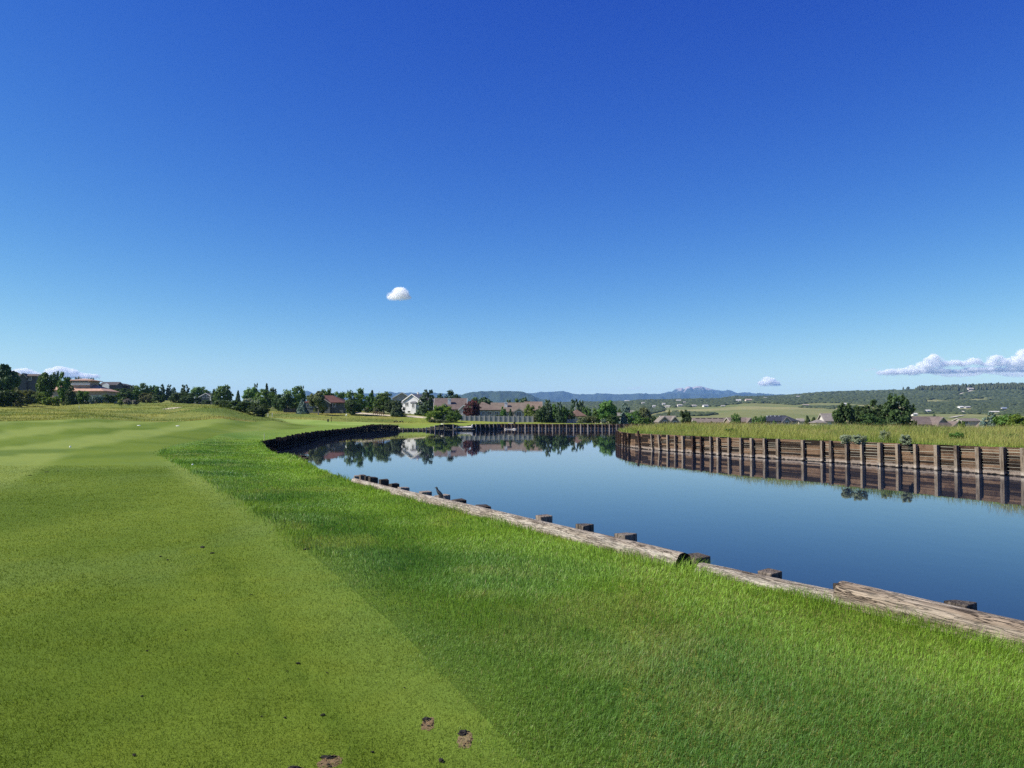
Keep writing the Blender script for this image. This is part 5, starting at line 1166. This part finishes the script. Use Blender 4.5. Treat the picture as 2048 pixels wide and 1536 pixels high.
# fences
def fence(name, px0, d0, px1, d1, y0, y1, nseg, label, c, pc):
    A = np.array([xat(px0, d0), d0]); B = np.array([xat(px1, d1), d1]); root = empty(name, (A[0], A[1], gz1(*A))); tag(root, label, 'fence')
    pm = siding(name+'_boards_'+str(px0), c); qm = plain(name+'_post_'+str(px0), pc, .8, .1, 5); prev = None; rails = MB(); L = np.linalg.norm(B-A); dv = (B-A)/L; ang = math.atan2(dv[1], dv[0])
    for i in range(nseg+1):
        t = i/nseg; q = A+(B-A)*t; g = gz1(*q); dd = d0+(d1-d0)*t; zt = max(g+.9, zat(y0+(y1-y0)*t, dd)); o = np.array([q[0]-A[0], q[1]-A[1]])
        M = Matrix.Translation((o[0], o[1], -float(root.location.z))) @ Matrix.Rotation(ang, 4, 'Z')
        mb = MB(); mb.box(-.13, .13, -.16, .10, g-.2, zt+.12, M); mb.build('post', qm, root)
        if prev is not None:
            m2 = MB(); q0, g0, z0, o0 = prev; seg = np.linalg.norm(q-q0); n = max(3, int(seg/.16)); M0 = Matrix.Translation((o0[0], o0[1], -float(root.location.z))) @ Matrix.Rotation(ang, 4, 'Z')
            for k in range(n):
                u0, u1 = .135+(seg-.27)*k/n, .135+(seg-.27)*(k+1)/n; m2.box(u0+.004, u1-.004, -.02+.012*(k % 2), .02+.012*(k % 2), min(g, g0)-.05, (z0+(zt-z0)*(k+.5)/n)-.04+random.uniform(-.015, .015), M0)
            m2.build('board_panel', pm, root)
        prev = (q, g, zt, o)
    return root
fence('board_fence', 921, 232, 1066, 231, 831.3, 832.4, 15, 'grey board fence with pale posts in front of the tan roofed houses', (.28, .28, .31), (.36, .345, .31))
fence('picket_fence', 1082, 230, 1152, 229, 836.5, 838.5, 12, 'low grey fence partly hidden behind the row of trees', (.36, .34, .33), (.46, .43, .39))
fence('garden_fence', 568, 252, 604, 254, 817.5, 817.0, 5, 'dark low garden fence left of the red roofed house', (.06, .055, .05), (.08, .07, .06))
# split rail fences and boulders along the sandy path
RAILM = plain('rail_wood', (.10, .065, .04), .9, .25, 6)
def rail(px0, d0, px1, d1, n, h, label, nr=2):
    A = np.array([xat(px0, d0), d0]); B = np.array([xat(px1, d1), d1]); g0 = gz1(*A); root = empty('rail_fence', (A[0], A[1], g0)); tag(root, label, 'fence', None); last = None
    for i in range(n):
        q = A+(B-A)*i/(n-1); g = gz1(*q)-g0; o = q-A; mb = MB(); mb.tube([(o[0], o[1], g-.1), (o[0], o[1], g+h)], [.10, .09], 6); mb.build('post', RAILM, root)
        if last is not None:
            for k in range(nr):
                zz = h*(.92-.42*k); m2 = MB(); m2.tube([(last[0], last[1], last[2]+zz), (o[0], o[1], g+zz)], [.07, .07], 6); m2.build('rail', RAILM, root)
        last = (o[0], o[1], g)
rail(747, 245.5, 767, 244, 6, .95, 'short brown rail fence on the sandy path below the white garden house')
rail(650, 250, 683, 248, 8, .62, 'row of low brown rails on the path before the red roofed house', 1)
rail(702, 246, 712, 245.5, 4, .55, 'tiny brown rail under the large round tree by the path', 1)
ORN = 'ornamental grass clumps along the red roofed house'
for i, px in enumerate((652, 659, 666, 674, 682)):
    T('bush', i, px, 818.3+(i % 2)*.5, 7, 251.5, 'grey', ['leftmost tan grass clump in front of the red roofed house', 'second tan grass clump from the left before the red roofed house', 'middle tan grass clump before the red roofed house', 'fourth tan grass clump from the left before the red roofed house', 'rightmost tan grass clump before the red roofed house'][i], 'grass clump', ORN)
# ------------------------------------------------------------------ scrub, woods and houses on the far hills
ICO = None
def ico():
    global ICO
    if ICO is None:
        bm = bmesh.new(); bmesh.ops.create_icosphere(bm, subdivisions=2, radius=1); bm.verts.ensure_lookup_table()
        ICO = (np.array([v.co[:] for v in bm.verts]), np.array([[v.index for v in f.verts] for f in bm.faces])); bm.free()
    return ICO
def lumps(name, C, S, mat, seed, kind='stuff', cone=None):
    r = np.random.default_rng(seed); V0, F0 = ico(); n = len(C); k = len(V0)
    j = 1+.42*(r.random((n, k))-.5)
    V = V0[None]*j[:, :, None]*S[:, None, :]
    if cone is not None:
        t = np.clip((V0[:, 2]+1)/2, 0, 1); w = np.where(cone[:, None], (1.05-t[None])*1.3, 1); V[:, :, :2] *= w[:, :, None]
    V = (V+C[:, None, :]).reshape(-1, 3); Fs = (F0[None]+np.arange(n)[:, None, None]*k).reshape(-1)
    me = np_mesh(name, V, Fs, np.arange(n*len(F0))*3, False)
    a = me.attributes.new('rnd', 'FLOAT', 'POINT'); a.data.foreach_set('value', np.clip(np.repeat(r.random(n), k)*.6+.4*r.random(n*k), 0, 1).astype(np.float32))
    return tag(link(name, me, mat), kind=kind)
def ypix(x, y, z): return HOR-(z-EYE)/y*F
def scrub(n):
    px = rng.uniform(930, 2750, n); d = np.exp(rng.uniform(math.log(560), math.log(3900), n)); x = (px-1024)/F*d; y = d; z = gz(x, y); yp = ypix(x, y, z)
    nz = fbm(x*.006+5, y*.0042, 4); nz2 = fbm(x*.020+50, y*.007+9, 3); nz = .45*nz+.55*nz2
    thr = np.interp(px, [930, 1250, 1350, 1500, 1800, 2048, 2250], [.50, .495, .475, .48, .505, .535, .53])
    open_ = np.interp(px, [930, 1290, 1340, 1480, 1640, 1800, 1840, 2250], [838, 830, 816, 808, 806, 809, 828, 828])      # open fields lie lower on the slope
    thr = thr+np.clip((yp-open_)/22, -.25, .16)
    thr = np.where((np.abs(yp-800-.03*(1950-px)) < 3.2) & (px > 1850) & (px < 1990), .62, thr)
    ok = (nz > thr)
    for q in (DRIVE, LANE):
        for a, b in zip(q[:-1], q[1:]):
            t = np.clip(((x-a[0])*(b[0]-a[0])+(y-a[1])*(b[1]-a[1]))/((b[0]-a[0])**2+(b[1]-a[1])**2), 0, 1); ok &= np.hypot(x-a[0]-t*(b[0]-a[0]), y-a[1]-t*(b[1]-a[1])) > 9
    for (hx, hy, r_) in HILLH: ok &= ~((np.abs((x/y-hx/hy)*F) < r_+3.5) & (y < hy+12) & (y > hy-85))
    x, y, z, d = x[ok], y[ok], z[ok], d[ok]; m = len(x); s = (1.6+2.4*rng.random(m))*np.clip(d/1500, .75, 1.8)
    S = np.stack([s*1.5, s*1.2, s*(.45+.30*rng.random(m))], 1); C = np.stack([x, y, z+S[:, 2]*.35], 1)
    lumps('scrub_oak', C, S, LM['scrub'], 3)
    print('scrub', m)
# houses scattered over the far hills: (px, ground row, width px, height px, wall, roof, label)
FARH = [(1308, 799.5, 6, 4, (.72, .70, .66), (.42, .40, .38), 'white speck of a house on the far ridge line left of the peak'),
 (1337, 801, 7, 3, (.55, .52, .44), (.36, .36, .34), 'low pale house on the far slope under the left foot of the peak'),
 (1360, 799, 9, 4, (.70, .66, .58), (.40, .37, .33), 'upper one of two pale houses below the rocky peak'),
 (1357, 803.5, 9, 4, (.62, .58, .50), (.34, .32, .30), 'lower one of two pale houses below the rocky peak'),
 (1389, 797.5, 9, 3.5, (.70, .64, .56), (.46, .42, .38), 'pale house on the scrub ridge right below the summit'),
 (1412, 795.5, 10, 5, (.74, .72, .68), (.34, .33, .32), 'brightest white house on the scrub ridge right of the summit'),
 (1446, 791.5, 8, 3.5, (.62, .58, .52), (.30, .28, .26), 'house among dark trees at the crest left of the cloud'),
 (1328, 812, 6, 6, (.74, .72, .66), (.42, .40, .38), 'tall white gabled house in the valley scrub'),
 (1334, 815.5, 9, 4, (.66, .62, .50), (.36, .33, .28), 'low cream house beside the tall white gabled one'),
 (1362, 812.5, 7, 2.6, (.68, .66, .58), (.40, .40, .38), 'cream house at the edge of the green field'),
 (1369, 806, 5, 2.6, (.66, .62, .54), (.38, .36, .32), 'small cream house above the green field'),
 (1255, 804.5, 9, 4, (.70, .69, .64), (.42, .42, .40), 'pale house showing above the grey-blue spruce'),
 (1287, 808.5, 6, 4, (.58, .55, .48), (.34, .32, .30), 'pale house in the scrub left of the slender twin tree'),
 (1477, 803.5, 9, 4.5, (.74, .73, .70), (.46, .44, .42), 'white house at the field edge below the crest houses'),
 (1498, 803, 12, 5, (.66, .58, .47), (.36, .28, .23), 'cream house with a brown roof on the slope under the cloud'),
 (1532, 797.5, 7, 3, (.66, .65, .58), (.42, .42, .40), 'pale house in the scrub right of the cream one'),
 (1597, 794.5, 8, 2.5, (.60, .58, .52), (.38, .36, .34), 'low pale house half way up the scrub hill'),
 (1690, 782, 5, 3.5, (.76, .75, .72), (.50, .48, .46), 'white house among pines on the skyline of the right hill'),
 (1612, 786, 11, 2.5, (.52, .44, .38), (.34, .28, .25), 'brownish houses strung along the right hill crest'),
 (1943, 781, 14, 5.5, (.64, .60, .54), (.42, .39, .37), 'large pale house high on the right hill at the end of the drive'),
 (1831, 831.5, 10, 5, (.74, .72, .64), (.56, .54, .48), 'cream shed at the foot of the right hill beside the clump'),
 (1858, 824, 9, 4.2, (.74, .73, .68), (.54, .52, .48), 'white shed in the valley right of the cream one'),
 (1924, 816.5, 10, 4, (.76, .76, .72), (.62, .61, .58), 'long white barn in the middle of the valley'),
 (1937, 816.5, 10, 3.6, (.34, .33, .32), (.42, .40, .39), 'grey barn right beside the long white one'),
 (1926, 825, 5, 2.6, (.70, .64, .44), (.56, .52, .40), 'tiny yellowish hut on the tan field'),
 (2010, 820, 10, 5, (.58, .52, .46), (.20, .24, .32), 'beige house with a blue grey roof in the valley at right'),
 (1991, 825.5, 17, 3, (.66, .64, .58), (.56, .53, .48), 'long low pale building above the blue spruce')]
HILLH = []
FH = []
for (px, yb, w_, h_, wc, rc, lab) in FARH:
    q = hit(px, yb, 560)
    if q is None: q = pt(px, yb, 1500); q[2] = gz1(q[0], q[1])
    HILLH.append((q[0], q[1], w_/2)); FH.append(q)
for q, (px, yb, w_, h_, wc, rc, lab) in zip(FH, FARH):
    d = q[1]; W = w_/F*d; Hh = h_/F*d; root = empty('hillside_house', q); tag(root, lab, 'house'); root.rotation_euler[2] = (px*.13 % .6)-.3
    wm, rm = siding('far_siding_'+str(px), wc), shingle('far_roof_'+str(px), rc); mb = MB(); D = min(W*.7, 12); e = Hh*.58
    mb.box(-W/2, W/2, 0, D, -2, e); mb.add([(-W/2, 0, e), (-W/2, D, e), (-W/2, D/2, Hh*.98), (W/2, 0, e), (W/2, D, e), (W/2, D/2, Hh*.98)], [(0, 1, 2), (3, 5, 4), (0, 3, 4, 1), (0, 2, 5, 3), (1, 4, 5, 2)]); mb.build('wall', wm, root)
    mb = MB(); o = .06*W
    for s in (-1, 1):
        y0 = D/2+s*(D/2+.5); V = []
        for x in (-W/2-o, W/2+o): V += [(x, y0, e-.25), (x, D/2, Hh), (x, D/2, Hh+.4), (x, y0, e+.15)]
        mb.add(V, [(0, 1, 2, 3), (7, 6, 5, 4), (0, 4, 5, 1), (1, 5, 6, 2), (2, 6, 7, 3), (3, 7, 4, 0)])
    mb.build('roof', rm, root)
    n = max(1, int(W/5))
    for i in range(n):
        x = -W/2+(i+.5)*W/n; m2 = MB(); m2.box(x-W/n*.22, x+W/n*.22, -.12, -.003, e*.35, e*.75); m2.build('window', GLASS, root)
scrub(200000)
def ridge_pines(n):
    px = rng.uniform(1660, 2750, n); d = rng.uniform(2250, 2850, n); x = (px-1024)/F*d; z = gz(x, d); yp = ypix(x, d, z)
    dens = np.interp(px, [1660, 1690, 1712, 1830, 1850, 2240], [.05, .8, .05, .08, .95, 1]); ok = (rng.random(n) < dens*sstep(.40, .52, fbm(x*.006, d*.006, 3)+.08)) & (yp < np.interp(px, [1660, 1850, 2250], [782, 783, 790]))
    for (hx, hy, r_) in HILLH: ok &= ~((np.abs((x/d-hx/hy)*F) < r_+2.5) & (d < hy+8) & (d > hy-120))
    x, y, z = x[ok], d[ok], z[ok]; m = len(x); h = 4.5+5.5*rng.random(m); S = np.stack([h*.42, h*.42, h], 1); lumps('hill_woods', np.stack([x, y, z+h*.8], 1), S, LM['scrub'], 9, cone=rng.random(m) < .55)
ridge_pines(9000)
def strip(name, P, w_, mat):
    P = smooth_poly(P, 6); V = []
    for i, p in enumerate(P):
        a, b = P[max(i-1, 0)], P[min(i+1, len(P)-1)]; t = (b-a)[:2]; t = t/np.linalg.norm(t); nrm = np.array([-t[1], t[0]])*w_/2
        for s in (-1, 1): q = p[:2]+nrm*s; V.append((q[0], q[1], gz1(q[0], q[1])+.7))
    me = np_mesh(name, np.array(V), np.array([[2*i, 2*i+1, 2*i+3, 2*i+2] for i in range(len(P)-1)]).ravel(), np.arange(len(P)-1)*4); tag(link(name, me, mat), kind='structure')
DUST = plain('dust_track', (.42, .38, .30), .95, .12, .2)
strip('path', DRIVE, 9, DUST); strip('path', LANE, 3.5, DUST)

# ------------------------------------------------------------------ mesa, blue ridge and the rocky peak
def ridge(name, prof, d, depth, base, rough, mat, seed, step=2.5, nv=26, back=.5):
    """prof: (px, row) of the skyline at distance d; a real mountain body falling towards the viewer and away"""
    a = np.array(prof, float); px = np.arange(a[0, 0], a[-1, 0]+.1, step); rowy = np.interp(px, a[:, 0], a[:, 1]); top = np.array([zat(r_, d) for r_ in rowy]); X0 = (px-1024)/F
    top = top+rough*.10*(fbm(px*.11+seed, px*0+seed, 4)-.5)
    V = []; m = len(px); vs = np.linspace(-1, back, nv)
    for v in vs:
        dd = d+depth*v; prof_ = np.clip(1-np.abs(v)**1.15, 0, 1) if v < 0 else np.clip(1-(v/back)**1.3*.9, 0, 1)
        x = X0*dd; gul = (fbm(px*.05+seed, np.full(m, v*2.2), 4)-.5)*rough*min(1, abs(v)*5+.0)
        V.append(np.stack([x, np.full(m, dd)+0*x, base+(top-base)*prof_+gul*(prof_ > .02)], 1))
    V = np.array(V); L = []
    for j in range(nv-1):
        i = np.arange(m-1); L.append(np.stack([j*m+i, j*m+i+1, (j+1)*m+i+1, (j+1)*m+i], 1))
    L = np.concatenate(L); me = np_mesh(name, V.reshape(-1, 3), L.ravel(), np.arange(len(L))*4, True)
    return tag(link(name, me, mat), kind='structure')
def rockmat(name, forest, rock, z0, z1, amt, sc=.004):
    m, nt = newmat(name); co = coords(nt); z = N(nt, 'ShaderNodeSeparateXYZ', Vector=co).outputs[2]
    n = noise(nt, mapping(nt, co, (1, 1, 1.5)), sc, 6, .65); hgt = N(nt, 'ShaderNodeMapRange', Value=z, From_Min=z0, From_Max=z1, To_Min=-.35, To_Max=.12).outputs[0]
    f = ramp(nt, math_(nt, 'ADD', n, hgt), (.5-amt, 0.0), (.5-amt+.07, 1.0))
    fc = mix(nt, noise(nt, co, sc*6, 4), [v*.7 for v in forest], [v*1.3 for v in forest])
    p = N(nt, 'ShaderNodeBsdfPrincipled', Base_Color=mix(nt, f, fc, rock), Roughness=.95); p.inputs['Specular IOR Level'].default_value = .1; out(nt, p.outputs[0]); return m
ridge('mountains', [(560, 800), (600, 784), (612, 781), (640, 790), (672, 787), (679, 784.5), (692, 787), (730, 786), (800, 784.5), (860, 786), (930, 788), (1000, 790), (1050, 786), (1075, 785.2), (1100, 783), (1112, 781.8), (1128, 781.8), (1140, 784.5), (1155, 788), (1175, 788.5), (1200, 787.3), (1212, 786.5), (1230, 788.5), (1250, 787.5), (1285, 786.8), (1320, 787), (1345, 787), (1500, 787), (1640, 789), (1700, 800)], 12500, 3400, 60, 190, rockmat('forested_ridge', (.030, .042, .030), (.22, .19, .16), 900, 1500, .0), 3)
ridge('mountains', [(1300, 792), (1320, 787.6), (1333, 784.5), (1345, 782.5), (1352, 778), (1358, 776.6), (1364, 775.8), (1368, 778.6), (1372, 775.0), (1379, 773.8), (1385, 774.5), (1390, 772.6), (1395, 771.8), (1404, 772.8), (1415, 775.5), (1428, 778.5), (1440, 780.5), (1450, 781), (1456, 779), (1464, 782), (1475, 785), (1492, 784.5), (1510, 786.5), (1530, 790), (1560, 795)], 15000, 3000, 60, 300, rockmat('rocky_peak', (.034, .046, .034), (.36, .31, .29), 340, 620, -.01, .0030), 17, 1.2, 40)
ridge('hill', [(900, 800), (915, 793), (928, 787), (940, 784.2), (960, 782.6), (985, 782.2), (1010, 782), (1030, 781.8), (1042, 782.6), (1052, 785), (1062, 789), (1072, 793.5), (1082, 797.5), (1096, 800), (1120, 806)], 6300, 1100, 78, 75, rockmat('mesa_slope', (.030, .046, .024), (.30, .27, .22), 150, 330, -.03, .006), 29, 1.5, 30)

# ------------------------------------------------------------------ clouds: real bodies of scattering vapour far behind the hills, outside the haze
def cloud(name, lobes, d, dens, seed, label=None, vox=None, veil=None):
    """lobes: (px, row, radius px, flattening); merged into one skin by a voxel remesh, then billowed"""
    k = d/F; bm = bmesh.new(); c0 = np.array(pt(lobes[0][0], lobes[0][1], d)); r = random.Random(seed)
    for (px, py, rad, fl) in lobes:
        c = pt(px, py, d)-c0; R_ = rad*k
        m = Matrix.Translation((c[0], r.uniform(-.4, .4)*R_, c[2])) @ Matrix.Diagonal((R_, R_*1.1, R_*fl, 1)); bmesh.ops.create_icosphere(bm, subdivisions=3, radius=1, matrix=m)
    me = bpy.data.meshes.new(name); bm.to_mesh(me); bm.free(); o = link(name, me, dens); o.location = c0
    rm = o.modifiers.new('remesh', 'REMESH'); rm.mode = 'VOXEL'; rm.voxel_size = vox or 1.0*k
    for sc, st in ((9, 4.2), (4, 2.8), (1.7, 1.5)):
        t = bpy.data.textures.new(name, 'CLOUDS'); t.noise_scale = sc*k; t.noise_depth = 3
        dm = o.modifiers.new('billow', 'DISPLACE'); dm.texture = t; dm.texture_coords = 'LOCAL'; dm.strength = st*k; dm.mid_level = .5
    tag(o, label, 'cloud', None)
    if veil:
        v = cloud('wisp', [(a_+r.uniform(-3, 3), b_+1, c_*1.22+1.5, f_*.95) for a_, b_, c_, f_ in lobes], d, veil, seed+50, None, vox)
        for k_ in ('label', 'category'):
            if k_ in v: del v[k_]
        v.location = v.location-o.location; v.parent = o
    return o
def vap(name, d, tau):
    m, nt = newmat(name); v = N(nt, 'ShaderNodeVolumePrincipled', Color=(1, 1, .992, 1), Density=tau/(d/F), Anisotropy=0.0); N(nt, 'ShaderNodeOutputMaterial', Volume=v.outputs[0]); return m
D1, D2 = 9000, 30000
V1, V2, V3 = vap('cloud_vapour', D1, .13), vap('far_cloud_vapour', D2, .17), vap('thin_cloud_vapour', D2, .03)
VT = vap('thin_vapour', D1, .035)
cloud('cloud', [(799, 588, 14, .8), (788, 592, 10, .7), (808, 590, 10, .85), (796, 582, 9, .8), (804, 581, 7, .9), (782, 595, 8, .4), (816, 594, 7, .55)], D1, V1, 1, 'small lone white cloud high in the open sky', .8*D1/F, VT)
big = []
rr_ = random.Random(4)
for (a, b, base, topf) in ((1763, 1830, 741, lambda x: 741-6*(x-1763)/67), (1812, 1890, 738, lambda x: 736-26*math.exp(-((x-1868)/22)**2)-8*math.exp(-((x-1838)/16)**2)), (1880, 1945, 738, lambda x: 722+2*math.sin(x*.2)), (1935, 2420, 735, lambda x: 722-8*math.exp(-((x-1990)/18)**2)-30*(1-math.exp(-max(0, x-2005)/36))-5*math.sin(x*.13))):
    x = a
    while x < b:
        t = topf(x); h = base-t; n = max(1, int(h/9))
        for k in range(n+1):
            yy = base-h*(k/max(n, 1)); big.append((x+rr_.uniform(-4, 4), yy+4, rr_.uniform(6, 10)*(1 if k < n else .8), .75 if k else .5))
        x += 7
cloud('cloud', big, D2, V2, 2, 'large heaped cloud bank low at the right edge of the sky', 1.3*D2/F, V3)
cloud('cloud', [(x, 745+4*math.sin(x*.05), 22, .26) for x in range(1840, 2160, 16)], D2*1.1, V3, 3, 'thin grey veil under the large cloud bank', 2*D2/F)
cloud('cloud', [(1537, 763, 12, .6), (1524, 766, 9, .5), (1548, 766, 10, .5), (1533, 758, 8, .6), (1543, 760, 7, .6), (1528, 769, 7, .35), (1556, 769, 7, .3)], D2, V2, 4, 'small white cloud resting above the hill right of the peak', .9*D2/F, V3)
cloud('cloud', [(1268, 777, 8, .35), (1276, 776, 7, .4), (1258, 776, 6, .3), (1283, 775, 5, .4)], D2, V3, 5, 'faint wisp of cloud above the blue ridge', .8*D2/F)
cloud('cloud', [(1735, 740, 6, .35), (1746, 738, 7, .35), (1754, 740, 5, .3)], D2, V3, 6, 'tiny wisp left of the large cloud bank', .8*D2/F)
lf = [(x, 747+5*math.sin(x*.1), 10, .6) for x in range(-30, 78, 8)]+[(x, 752, 9, .5) for x in range(60, 190, 8)]+[(100+8*i, 746-6*math.exp(-((i-2.5)/2.2)**2), 9, .8) for i in range(7)]+[(150, 750, 8, .6), (160, 749, 7, .6), (176, 752, 8, .6)]
cloud('cloud', lf, D2, V2, 7, 'low white cloud behind the trees and tan house at the left edge', 1.1*D2/F, V3)
